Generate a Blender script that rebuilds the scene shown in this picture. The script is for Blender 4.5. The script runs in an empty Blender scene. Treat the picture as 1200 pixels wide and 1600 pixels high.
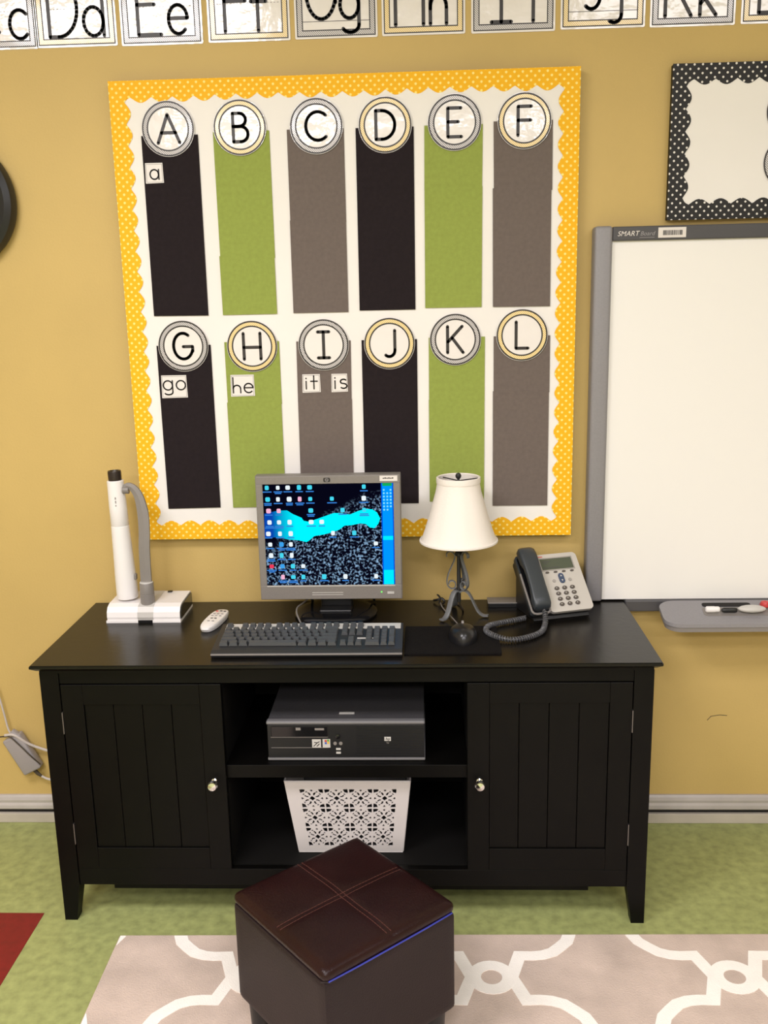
import bpy, bmesh, math, random
from mathutils import Vector, Matrix
random.seed(7)
C = bpy.context.scene.collection
PI = math.pi

# ------------------------------------------------------------------ camera
F, PITCH, YAW, ROLL = 1509.127, 0.223866, 0.0442634, -0.0222195
cam_d = bpy.data.cameras.new('camera'); cam = bpy.data.objects.new('camera', cam_d); C.objects.link(cam)
cam_d.sensor_fit = 'VERTICAL'; cam_d.sensor_height = 24.0; cam_d.sensor_width = 18.0
cam_d.lens = 24.0 * F / 1600.0; cam_d.clip_start = 0.05; cam_d.clip_end = 50
fwd = Vector((-math.sin(YAW)*math.cos(PITCH), math.cos(YAW)*math.cos(PITCH), -math.sin(PITCH)))
rt = Vector((math.cos(YAW), math.sin(YAW), 0)); up = rt.cross(fwd)
cr, sr = math.cos(ROLL), math.sin(ROLL)
rt2, up2 = cr*rt + sr*up, -sr*rt + cr*up
M = Matrix((rt2, up2, -fwd)).transposed().to_4x4()
M.translation = (0.202415, -2.628433, 1.5542)
cam.matrix_world = M
bpy.context.scene.camera = cam

# ------------------------------------------------------------------ world, lights, exposure
vs = bpy.context.scene.view_settings
vs.view_transform = 'Standard'; vs.look = 'None'; vs.exposure = 0.05; vs.gamma = 1.0; vs.use_curve_mapping = False
world = bpy.data.worlds.new('world'); bpy.context.scene.world = world; world.use_nodes = True
world.node_tree.nodes['Background'].inputs[0].default_value = (0.9, 0.92, 1.0, 1)
world.node_tree.nodes['Background'].inputs[1].default_value = 0.05
CEIL = 2.78
def area(name, x, y, sx, sy, power, col):
    l = bpy.data.lights.new(name, 'AREA'); l.shape = 'RECTANGLE'; l.size = sx; l.size_y = sy
    l.energy = power; l.color = col
    o = bpy.data.objects.new(name, l); C.objects.link(o); o.location = (x, y, CEIL - 0.035); return o
LIGHTS = [(-1.10, -2.0, 56, (1.0, .955, 1.0)), (1.50, -2.0, 17, (1.0, .97, 1.06)),
          (-.95, -4.8, 84, (1.0, .96, 1.0)), (1.65, -4.8, 56, (1.0, .97, 1.06)), (.35, -3.4, 50, (1.0, .96, 1.03))]  # last entry: unseen panel added for frontal fill on the wall
for (x, y, p, c) in LIGHTS: area('ceiling_light_lamp', x, y, 1.2, 0.6, p, c)

# ------------------------------------------------------------------ materials
def lin(c):
    return tuple((v/255/12.92 if v/255 <= .04045 else ((v/255+.055)/1.055)**2.4) for v in c)
def nd(nt, t, **kw):
    n = nt.nodes.new(t)
    for k, v in kw.items(): setattr(n, k, v)
    return n
def mat(name, rgb, rough=.5, metal=0, spec=.5, noise=None, bump=None, coat=0, emit=None, alpha=None, raw=False):
    """noise=(scale, amount) colour mottling; bump=(scale, strength)"""
    m = bpy.data.materials.new(name); m.use_nodes = True; nt = m.node_tree; b = nt.nodes['Principled BSDF']
    col = tuple(rgb) if raw else lin(rgb)
    b.inputs['Base Color'].default_value = (*col, 1); b.inputs['Roughness'].default_value = rough
    b.inputs['Metallic'].default_value = metal; b.inputs['Specular IOR Level'].default_value = spec
    b.inputs['Coat Weight'].default_value = coat; b.inputs['Coat Roughness'].default_value = .08
    tc = nd(nt, 'ShaderNodeTexCoord')
    if noise:
        n = nd(nt, 'ShaderNodeTexNoise'); n.inputs['Scale'].default_value = noise[0]; n.inputs['Detail'].default_value = 5
        nt.links.new(tc.outputs['Object'], n.inputs['Vector'])
        r = nd(nt, 'ShaderNodeMapRange'); r.inputs['From Min'].default_value = .3; r.inputs['From Max'].default_value = .7
        r.inputs['To Min'].default_value = 1-noise[1]; r.inputs['To Max'].default_value = 1+noise[1]
        nt.links.new(n.outputs[0], r.inputs['Value'])
        mx = nd(nt, 'ShaderNodeVectorMath', operation='SCALE'); mx.inputs[0].default_value = col
        nt.links.new(r.outputs[0], mx.inputs['Scale']); nt.links.new(mx.outputs[0], b.inputs['Base Color'])
    if bump:
        n = nd(nt, 'ShaderNodeTexNoise'); n.inputs['Scale'].default_value = bump[0]; n.inputs['Detail'].default_value = 4
        nt.links.new(tc.outputs['Object'], n.inputs['Vector'])
        bp = nd(nt, 'ShaderNodeBump'); bp.inputs['Strength'].default_value = bump[1]; bp.inputs['Distance'].default_value = .01
        nt.links.new(n.outputs[0], bp.inputs['Height']); nt.links.new(bp.outputs[0], b.inputs['Normal'])
        nt.links.new(bp.outputs[0], b.inputs['Coat Normal'])
    if emit:
        b.inputs['Emission Color'].default_value = (*lin(emit[0]), 1); b.inputs['Emission Strength'].default_value = emit[1]
    return m
def emis(name, rgb, s=1.0):
    m = bpy.data.materials.new(name); m.use_nodes = True; nt = m.node_tree; nt.nodes.clear()
    o = nd(nt, 'ShaderNodeOutputMaterial'); e = nd(nt, 'ShaderNodeEmission')
    e.inputs[0].default_value = (*lin(rgb), 1); e.inputs[1].default_value = s
    nt.links.new(e.outputs[0], o.inputs[0]); return m
def dots_mat(name, base, dot, pitch, rad, rough=.35):
    """staggered polka dots printed on card, in the plane of the wall (object x, z)"""
    m = mat(name, base, rough); nt = m.node_tree; b = nt.nodes['Principled BSDF']
    tc = nd(nt, 'ShaderNodeTexCoord'); sp = nd(nt, 'ShaderNodeSeparateXYZ'); nt.links.new(tc.outputs['Object'], sp.inputs[0])
    def lattice(off):
        sq = []
        for ax in ('X', 'Z'):
            a = nd(nt, 'ShaderNodeMath', operation='MULTIPLY_ADD'); a.inputs[1].default_value = 1/pitch; a.inputs[2].default_value = off+50
            nt.links.new(sp.outputs[ax], a.inputs[0])
            f = nd(nt, 'ShaderNodeMath', operation='FRACT'); nt.links.new(a.outputs[0], f.inputs[0])
            s = nd(nt, 'ShaderNodeMath', operation='SUBTRACT'); s.inputs[1].default_value = .5; nt.links.new(f.outputs[0], s.inputs[0])
            p = nd(nt, 'ShaderNodeMath', operation='MULTIPLY'); nt.links.new(s.outputs[0], p.inputs[0]); nt.links.new(s.outputs[0], p.inputs[1])
            sq.append(p)
        t = nd(nt, 'ShaderNodeMath', operation='ADD'); nt.links.new(sq[0].outputs[0], t.inputs[0]); nt.links.new(sq[1].outputs[0], t.inputs[1])
        l = nd(nt, 'ShaderNodeMath', operation='LESS_THAN'); l.inputs[1].default_value = (rad/pitch)**2
        nt.links.new(t.outputs[0], l.inputs[0]); return l
    l1, l2 = lattice(0), lattice(.5)
    mx = nd(nt, 'ShaderNodeMath', operation='MAXIMUM'); nt.links.new(l1.outputs[0], mx.inputs[0]); nt.links.new(l2.outputs[0], mx.inputs[1])
    mc = nd(nt, 'ShaderNodeMix', data_type='RGBA'); mc.inputs['A'].default_value = (*lin(base), 1); mc.inputs['B'].default_value = (*lin(dot), 1)
    nt.links.new(mx.outputs[0], mc.inputs['Factor']); nt.links.new(mc.outputs['Result'], b.inputs['Base Color'])
    return m
def rope_mat(name, c1, c2, scale):
    m = mat(name, c1, .25, coat=.5); nt = m.node_tree; b = nt.nodes['Principled BSDF']
    tc = nd(nt, 'ShaderNodeTexCoord'); w = nd(nt, 'ShaderNodeTexWave', bands_direction='DIAGONAL'); w.inputs['Scale'].default_value = scale
    nt.links.new(tc.outputs['Object'], w.inputs['Vector'])
    mc = nd(nt, 'ShaderNodeMix', data_type='RGBA'); mc.inputs['A'].default_value = (*lin(c1), 1); mc.inputs['B'].default_value = (*lin(c2), 1)
    nt.links.new(w.outputs[1], mc.inputs['Factor']); nt.links.new(mc.outputs['Result'], b.inputs['Base Color'])
    return m

MT = {}
MT['wall'] = mat('gold_wall_paint', (.57, .405, .138), .6, noise=(2.2, .05), bump=(150, .06), raw=True)
MT['offwall'] = mat('plain_wall_paint', (.62, .55, .42), .7, raw=True, noise=(2, .03))
MT['ceil'] = mat('ceiling_tile', (.75, .74, .70), .9, raw=True, noise=(60, .05))
MT['floor'] = mat('green_flooring', (.33, .36, .135), .5, raw=True, noise=(38, .2), bump=(90, .05))
MT['red'] = mat('red_flooring', (.19, .006, .010), .45, raw=True, noise=(50, .12))
MT['rug'] = mat('beige_rug_pile', (.62, .50, .43), 1, raw=True, noise=(7, .16), bump=(300, .25), spec=.1)
MT['rugw'] = mat('cream_rug_pile', (.98, .93, .87), 1, raw=True, noise=(25, .03), bump=(300, .2), spec=.1)
MT['paper'] = mat('white_backing_paper', (.85, .82, .79), .7, raw=True, noise=(3, .03), bump=(7, .12))
MT['ydots'] = dots_mat('yellow_dotted_card', (244, 182, 0), (255, 230, 130), .0205, .0031, .7)
MT['kdots'] = dots_mat('black_dotted_card', (20, 18, 19), (225, 220, 215), .0205, .0027, .6)
MT['pblack'] = mat('black_paper', (.017, .012, .014), .85, raw=True, spec=.15, noise=(90, .12))
MT['pgreen'] = mat('green_paper', (.28, .34, .075), .85, raw=True, spec=.15, noise=(90, .06))
MT['pgrey'] = mat('grey_paper', (.155, .125, .112), .85, raw=True, spec=.15, noise=(90, .06))
MT['lam'] = mat('laminated_white', (.82, .78, .76), .25, raw=True, coat=1, bump=(9, .35))
MT['lamy'] = rope_mat('laminated_yellow_rope', (212, 172, 84), (248, 234, 190), 120)
MT['lamg'] = rope_mat('laminated_grey_rope', (105, 102, 104), (230, 226, 226), 120)
MT['ink'] = mat('black_ink', (.022, .018, .018), .4, raw=True)
MT['inkgrey'] = mat('grey_ink', (.30, .28, .28), .5, raw=True)
MT['wood'] = mat('espresso_wood', (.0022, .0019, .0016), .42, raw=True, noise=(12, .2), spec=.16)
MT['woodtop'] = mat('espresso_wood_top', (.006, .005, .004), .27, raw=True, noise=(12, .2), spec=.27, bump=(60, .03))
MT['woodin'] = mat('espresso_wood_inside', (.004, .0035, .003), .7, raw=True, spec=.2)
MT['chrome'] = mat('chrome', (.85, .85, .85), .12, metal=1, raw=True)
MT['steel'] = mat('hinge_steel', (.20, .18, .17), .4, metal=.6, raw=True)
MT['silver'] = mat('silver_plastic', (.36, .335, .31), .42, raw=True, noise=(300, .03))
MT['silverlt'] = mat('light_silver_plastic', (.55, .53, .50), .35, raw=True)
MT['black'] = mat('black_plastic', (.010, .010, .011), .38, raw=True)
MT['gloss'] = mat('glossy_black_plastic', (.008, .008, .009), .12, raw=True)
MT['key'] = mat('charcoal_key_plastic', (.060, .063, .068), .5, raw=True)
MT['kbody'] = mat('keyboard_black', (.02, .02, .022), .4, raw=True)
MT['white'] = mat('white_plastic', (.84, .81, .80), .3, raw=True)
MT['grey'] = mat('grey_plastic', (.22, .20, .185), .45, raw=True)
MT['slate'] = mat('slate_handset_plastic', (.036, .043, .050), .36, raw=True)
MT['aluminium'] = mat('board_frame_grey', (.25, .24, .25), .45, raw=True, noise=(200, .04))
MT['topbar'] = mat('dark_grey_bar', (.065, .062, .066), .45, raw=True)
MT['wbsurf'] = mat('whiteboard_surface', (.86, .84, .81), .35, raw=True)
MT['iron'] = mat('wrought_iron_grey', (.17, .175, .18), .5, metal=.2, raw=True, bump=(120, .2))
MT['irondk'] = mat('dark_iron', (.02, .02, .02), .5, raw=True)
MT['leather'] = mat('brown_leather', (.016, .0045, .0045), .30, raw=True, noise=(6, .3), bump=(260, .12), spec=.28)
MT['leatherbody'] = mat('brown_leather_side', (.016, .0085, .0095), .5, raw=True, noise=(8, .15), bump=(260, .12), spec=.3)
MT['thread'] = mat('red_brown_thread', (.075, .022, .016), .7, raw=True)
MT['blueedge'] = mat('blue_edge_strip', (.035, .045, .33), .35, raw=True)
MT['mat'] = mat('mousepad_cloth', (.008, .007, .007), .9, raw=True, spec=.1, noise=(400, .4), bump=(300, .4))
MT['base'] = mat('baseboard_vinyl', (.50, .46, .44), .3, raw=True, noise=(6, .15))
MT['base2'] = mat('baseboard_lower', (.50, .45, .38), .6, raw=True, noise=(8, .12))
MT['dark'] = mat('gap_black', (.01, .008, .008), .8, raw=True)
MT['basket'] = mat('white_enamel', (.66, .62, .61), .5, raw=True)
MT['basketin'] = mat('enamel_inside_shade', (.08, .075, .075), .7, raw=True)  # white enamel darkened: the bin's interior shade painted into back and base
MT['tower'] = mat('tower_grey_metal', (.060, .057, .060), .5, raw=True, noise=(250, .15))
MT['towertrim'] = mat('tower_silver_trim', (.17, .165, .17), .4, raw=True)
MT['towerface'] = mat('tower_black_face', (.007, .007, .009), .45, raw=True)
MT['cream'] = mat('cream_lampshade', (.86, .80, .74), .9, raw=True, bump=(200, .1), spec=.1)
MT['lcd'] = mat('phone_lcd', (.09, .105, .075), .25, raw=True)
MT['phone'] = mat('phone_faceplate', (.60, .57, .53), .35, raw=True, metal=.15)
MT['button'] = mat('phone_button', (.10, .085, .075), .35, raw=True)
MT['navy'] = mat('phone_nav_blue', (.06, .085, .15), .25, raw=True)
MT['redprint'] = mat('red_print', (.6, .08, .06), .5, raw=True)
MT['adapter'] = mat('adapter_grey_white', (.34, .31, .31), .45, raw=True)
MT['cordw'] = mat('white_cord', (.55, .50, .47), .5, raw=True)
MT['cordb'] = mat('brown_cord', (.06, .045, .03), .6, raw=True)
MT['coil'] = mat('grey_coil_cord', (.085, .085, .09), .42, raw=True)
MT['bezelsticker'] = mat('white_sticker', (.75, .70, .66), .5, raw=True)

# ------------------------------------------------------------------ object helpers
SM = []
O = Vector((0, 0, 0))
def thing(name, label, cat, loc=(0, 0, 0), rotz=0, group=None, local=False):
    global O
    o = bpy.data.objects.new(name, None); o.empty_display_size = .05; C.objects.link(o)
    o.location = loc; o.rotation_euler = (0, 0, rotz)
    O = Vector((0, 0, 0)) if local else Vector(loc)
    tag(o, label, cat, group); return o
def tag(o, label=None, cat=None, group=None, kind=None):
    if label: o['label'] = label
    if cat: o['category'] = cat
    if group: o['group'] = group
    if kind: o['kind'] = kind
    return o
def link(name, me, m, parent=None, smooth=False):
    if smooth: SM.append(me)
    if m and not me.materials: me.materials.append(m)
    o = bpy.data.objects.new(name, me); C.objects.link(o)
    if parent: o.parent = parent
    if smooth:
        for p in me.polygons: p.use_smooth = True
    return o
def solo(o, loc):
    """top-level single mesh whose verts were given in world space"""
    me = o.data; L = Vector(loc)
    for v in me.vertices: v.co -= L
    o.location = loc; return o
def mesh(name, V, Fc, m, parent=None, smooth=False, off=True):
    d = O if (off and parent) else Vector((0, 0, 0))
    me = bpy.data.meshes.new(name); me.from_pydata([tuple(Vector(v)-d) for v in V], [], Fc); me.validate(); me.update()
    bm = bmesh.new(); bm.from_mesh(me); bmesh.ops.recalc_face_normals(bm, faces=bm.faces); bm.to_mesh(me); bm.free()
    return link(name, me, m, parent, smooth)
def bm_obj(name, bm, m, parent=None, smooth=False, xf=None):
    if xf: bmesh.ops.transform(bm, matrix=xf, verts=bm.verts)
    if parent: bmesh.ops.translate(bm, vec=-O, verts=bm.verts)
    bmesh.ops.recalc_face_normals(bm, faces=bm.faces)
    me = bpy.data.meshes.new(name); bm.to_mesh(me); bm.free()
    return link(name, me, m, parent, smooth)
def add_box(bm, x0, x1, y0, y1, z0, z1, bev=0, seg=2, vertical_only=False):
    vs_ = [bm.verts.new((x, y, z)) for z in (z0, z1) for y in (y0, y1) for x in (x0, x1)]
    fs = [bm.faces.new([vs_[i] for i in f]) for f in ((0,2,3,1),(4,5,7,6),(0,1,5,4),(2,6,7,3),(0,4,6,2),(1,3,7,5))]
    if bev:
        es = {e for f in fs for e in f.edges}
        if vertical_only: es = {e for e in es if abs(e.verts[0].co.z-e.verts[1].co.z) > 1e-6}
        bmesh.ops.bevel(bm, geom=list(es), offset=bev, segments=seg, profile=.5, affect='EDGES')
def box(name, x0, x1, y0, y1, z0, z1, m, parent=None, bev=0, seg=2, smooth=False, xf=None):
    bm = bmesh.new(); add_box(bm, x0, x1, y0, y1, z0, z1, bev, seg); return bm_obj(name, bm, m, parent, smooth, xf)
def boxes(name, lst, m, parent=None, xf=None, bev=0):
    bm = bmesh.new()
    for b in lst: add_box(bm, *b, bev)
    return bm_obj(name, bm, m, parent, xf=xf)
WALLF = lambda a, b, c: (a, c, b)        # (x, z, y)
FLAT = lambda a, b, c: (a, b, c)
def prism(name, polys, c0, c1, m, parent=None, f=WALLF, smooth=False):
    V, Fc = [], []
    for poly in polys:
        n = len(poly); s = len(V)
        V += [f(a, b, c0) for a, b in poly] + [f(a, b, c1) for a, b in poly]
        Fc += [list(range(s, s+n)), list(range(s+2*n-1, s+n-1, -1))]
        Fc += [[s+i, s+(i+1) % n, s+n+(i+1) % n, s+n+i] for i in range(n)]
    return mesh(name, V, Fc, m, parent, smooth)
def circle(cx, cy, r, n=48, ry=None, a0=0): return [(cx+r*math.cos(a0+2*PI*i/n), cy+(ry or r)*math.sin(a0+2*PI*i/n)) for i in range(n)]
def rrect(x0, x1, y0, y1, r, n=5):
    P = []
    for cx, cy, a in ((x1-r, y1-r, 0), (x0+r, y1-r, PI/2), (x0+r, y0+r, PI), (x1-r, y0+r, 1.5*PI)):
        P += [(cx+r*math.cos(a+PI/2*i/n), cy+r*math.sin(a+PI/2*i/n)) for i in range(n+1)]
    return P
def ring(name, cx, cy, r0, r1, c0, c1, m, parent, n=56, f=WALLF):
    V, Fc = [], []
    for r in (r0, r1):
        for c in (c0, c1): V += [f(cx+r*math.cos(2*PI*i/n), cy+r*math.sin(2*PI*i/n), c) for i in range(n)]
    for i in range(n):
        j = (i+1) % n
        Fc += [[i, j, n+j, n+i], [2*n+i, 3*n+i, 3*n+j, 2*n+j], [i, 2*n+i, 2*n+j, j], [n+i, n+j, 3*n+j, 3*n+i]]
    return mesh(name, V, Fc, m, parent)
def strokes(name, lines, w, c0, c1, m, parent, tf, f=WALLF, n=10):
    """round-capped pen strokes: lines in unit space, tf maps them into the plane"""
    polys = []
    for ln in lines:
        P = [tf(a, b) for a, b in ln]
        for p in P: polys.append(circle(p[0], p[1], w/2, n))
        for p, q in zip(P, P[1:]):
            dx, dy = q[0]-p[0], q[1]-p[1]; L = math.hypot(dx, dy) or 1e-9; nx, ny = -dy/L*w/2, dx/L*w/2
            polys.append([(p[0]+nx, p[1]+ny), (p[0]-nx, p[1]-ny), (q[0]-nx, q[1]-ny), (q[0]+nx, q[1]+ny)])
    return prism(name, polys, c0, c1, m, parent, f)
def tube(name, pts, r, m, parent=None, ns=8, flat=None, caps=True, ref=None):
    """swept tube; r number or list; flat=(a,b) half sizes of a rounded strip section"""
    P = [Vector(p) for p in pts]; n = len(P); V, Fc = [], []
    T = [(P[min(i+1, n-1)]-P[max(i-1, 0)]).normalized() for i in range(n)]
    u = Vector(ref) if ref else (Vector((0, 0, 1)) if abs(T[0].z) < .9 else Vector((1, 0, 0)))
    for i in range(n):
        u = Vector(ref) if ref else u
        u = (u-T[i]*u.dot(T[i])).normalized(); w = T[i].cross(u)
        ri = r[i] if isinstance(r, (list, tuple)) else r
        for k in range(ns):
            a = 2*PI*(k+.5)/ns; ca, sa = math.cos(a), math.sin(a)
            if flat:
                ca = math.copysign(abs(ca)**.5, ca)*flat[0]; sa = math.copysign(abs(sa)**.5, sa)*flat[1]
                V.append(P[i]+u*ca+w*sa)
            else: V.append(P[i]+(u*ca+w*sa)*ri)
    for i in range(n-1):
        for k in range(ns):
            j = (k+1) % ns; Fc.append([i*ns+k, i*ns+j, (i+1)*ns+j, (i+1)*ns+k])
    if caps: Fc += [list(range(ns)), list(range((n-1)*ns, n*ns))]
    return mesh(name, V, Fc, m, parent, True)
def smoothpath(pts, k=6):
    P = [Vector(p) for p in pts]; P = [2*P[0]-P[1]]+P+[2*P[-1]-P[-2]]; out = []
    for i in range(1, len(P)-2):
        for s in range(k):
            t = s/k; a, b, c, d = P[i-1], P[i], P[i+1], P[i+2]
            out.append(.5*((2*b)+(c-a)*t+(2*a-5*b+4*c-d)*t*t+(3*b-3*c+d-a)*t**3))
    out.append(P[-2]); return out
def lathe(name, prof, m, parent=None, c=(0, 0), n=40, smooth=True, xf=None, cap=True):
    """prof: list of (r, z)"""
    V, Fc = [], []
    for r, z in prof: V += [(c[0]+r*math.cos(2*PI*i/n), c[1]+r*math.sin(2*PI*i/n), z) for i in range(n)]
    for k in range(len(prof)-1):
        for i in range(n):
            j = (i+1) % n; Fc.append([k*n+i, k*n+j, (k+1)*n+j, (k+1)*n+i])
    if cap and prof[0][0] > 1e-5: Fc.append(list(range(n)))
    if cap and prof[-1][0] > 1e-5: Fc.append(list(range((len(prof)-1)*n, len(prof)*n)))
    if xf: V = [xf @ Vector(v) for v in V]
    return mesh(name, V, Fc, m, parent, smooth)
def text(name, s, size, m, parent, place, ext=.0002, shear=0, bold=0):
    """flat lettering; place maps (x, y, depth) to space"""
    cu = bpy.data.curves.new(name, 'FONT'); cu.body = s; cu.size = size; cu.extrude = ext; cu.shear = shear; cu.offset = bold
    cu.align_x = 'CENTER'; cu.align_y = 'CENTER'; cu.resolution_u = 3
    t = bpy.data.objects.new('tmp', cu); C.objects.link(t)
    bpy.context.view_layer.update()
    me = bpy.data.meshes.new_from_object(t.evaluated_get(bpy.context.evaluated_depsgraph_get()))
    bpy.data.objects.remove(t)
    for v in me.vertices: v.co = Vector(place(*v.co))-(O if parent else Vector((0, 0, 0)))
    me.materials.clear(); return link(name, me, m, parent)
def arc(cx, cy, rx, ry, a0, a1, n=14):
    return [(cx+rx*math.cos(math.radians(a0+(a1-a0)*i/n)), cy+ry*math.sin(math.radians(a0+(a1-a0)*i/n))) for i in range(n+1)]

# ------------------------------------------------------------------ the room
RX0, RX1, RY0 = -3.2, 3.9, -6.2
def struct(o): o['kind'] = 'structure'; return o
struct(box('floor', RX0, RX1, RY0, 0, -.1, 0, MT['floor']))
struct(box('wall_back', RX0-.1, RX1+.1, 0, .1, -.1, CEIL+.1, MT['wall']))
struct(box('wall_left', RX0-.1, RX0, RY0, 0, -.1, CEIL+.1, MT['offwall']))
struct(box('wall_right', RX1, RX1+.1, RY0, 0, -.1, CEIL+.1, MT['offwall']))
struct(box('wall_front', RX0-.1, RX1+.1, RY0-.1, RY0, -.1, CEIL+.1, MT['offwall']))
struct(box('ceiling', RX0, RX1, RY0, 0, CEIL, CEIL+.1, MT['ceil']))
fl = bpy.data.objects['floor']; wb = bpy.data.objects['wall_back']
O = Vector((0, 0, 0))
t_ = box('tile', -1.715, -.80, -1.366, -.451, -.001, .0008, MT['red'], fl); t_['label'] = 'dark red square inlaid in the green floor'
strokes('scuff_mark', [[(1.095, .270), (1.105, .282), (1.13, .286), (1.15, .284)]], .002, -.0001, .0005, MT['cordb'], wb, lambda a, b: (a-.085, b+.055))['label'] = 'thin dark scuff on the gold wall'
# baseboard: moulded upper rail, dark gap, flat lower strip
def baseboard(name, x0, x1):
    prof = [(0, .043), (0, .090), (-.006, .090), (-.010, .084), (-.012, .075), (-.010, .066), (-.013, .058), (-.013, .048), (-.010, .044), (-.004, .043)]
    V = [(x, y, z) for x in (x0, x1) for y, z in prof]; n = len(prof)
    Fc = [list(range(n)), list(range(n, 2*n))]+[[i, (i+1) % n, n+(i+1) % n, n+i] for i in range(n)]
    o = struct(mesh(name, V, Fc, MT['base']))
    box('gap_strip', x0, x1, -.002, 0, .030, .0428, MT['dark'], o)
    box('lower_strip', x0, x1, -.012, 0, .0, .031, MT['base2'], o, .002)
    return o
baseboard('baseboard_back', RX0, RX1)
for (x, y, p, c) in LIGHTS:
    t = thing('ceiling_light', 'white ceiling light panel overhead, %s the cabinet on the %s side' % ('nearer' if y > -3 else 'added as fill in mid room before' if y > -4 else 'farther from', 'left' if x < 0 else 'right'), 'ceiling light', (x, y, CEIL-.03), group='ceiling light panels')
    box('housing', x-.64, x+.64, y-.34, y+.34, CEIL-.03, CEIL, MT['white'], t)

# ------------------------------------------------------------------ stroke letters (unit height 1)
LET = {
 'A': [[(.02, 0), (.42, 1), (.84, 0)], [(.17, .36), (.70, .36)]],
 'B': [[(.12, 0), (.12, 1)], [(.12, 1)]+arc(.36, .77, .24, .23, 90, -90)+[(.12, .54)], [(.12, .54)]+arc(.40, .27, .27, .27, 90, -90)+[(.12, 0)]],
 'C': [arc(.48, .5, .45, .5, 48, 312, 22)],
 'D': [[(.08, 0), (.08, 1)], [(.08, 1)]+arc(.30, .5, .48, .5, 90, -90, 20)+[(.08, 0)]],
 'E': [[(.60, 1), (.12, 1), (.12, 0), (.62, 0)], [(.12, .52), (.50, .52)]],
 'F': [[(.60, 1), (.12, 1), (.12, 0)], [(.12, .52), (.58, .52)]],
 'G': [arc(.45, .5, .38, .5, 55, 340, 22), [(.45, .48), (.82, .48), (.82, .30)]],
 'H': [[(.08, 0), (.08, 1)], [(.74, 0), (.74, 1)], [(.08, .46), (.74, .46)]],
 'I': [[(.32, 0), (.32, 1)], [(.10, 1), (.54, 1)], [(.10, 0), (.54, 0)]],
 'J': [[(.52, 1), (.52, .26)]+arc(.30, .24, .22, .24, 0, -130, 10)],
 'K': [[(.10, 0), (.10, 1)], [(.66, 1), (.12, .42)], [(.28, .56), (.70, 0)]],
 'L': [[(.12, 1), (.12, 0), (.58, 0)]],
 'a': [arc(.24, .25, .22, .25, 0, 360, 18), [(.47, .5), (.47, 0)]],
 'c': [arc(.25, .25, .24, .25, 45, 315, 16)],
 'd': [arc(.25, .25, .24, .25, 0, 360, 18), [(.49, 1), (.49, 0)]],
 'e': [[(.02, .27), (.46, .27)]+arc(.25, .25, .23, .25, 5, 315, 18)],
 'f': [arc(.36, .84, .18, .16, 60, 180, 8)+[(.18, 0)], [(.02, .5), (.38, .5)]],
 'g': [arc(.25, .25, .24, .25, 0, 360, 18), [(.49, .5), (.49, -.12)]+arc(.27, -.12, .22, .14, 0, -150, 10)],
 'h': [[(.05, 1), (.05, 0)], [(.05, .26)]+arc(.24, .28, .19, .22, 170, 0, 10)+[(.43, 0)]],
 'i': [[(.06, .5), (.06, 0)], [(.06, .68), (.06, .70)]],
 'j': [[(.30, .5), (.30, -.12)]+arc(.12, -.12, .18, .14, 0, -130, 8), [(.30, .68), (.30, .70)]],
 'k': [[(.05, 1), (.05, 0)], [(.38, .5), (.06, .2)], [(.15, .28), (.42, 0)]],
 'l': [[(.06, 1), (.06, 0)]],
 'o': [arc(.25, .25, .24, .25, 0, 360, 18)],
 't': [[(.16, .85), (.16, 0)], [(0, .5), (.34, .5)]],
 's': [arc(.20, .37, .16, .12, 40, 230, 10)+arc(.20, .13, .17, .13, 80, -140, 10)],
}
ADV = {'g': .68, 'h': .60, 'i': .30, 't': .48, 'a': .6, 's': .4, 'o': .6, 'e': .6}

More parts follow.
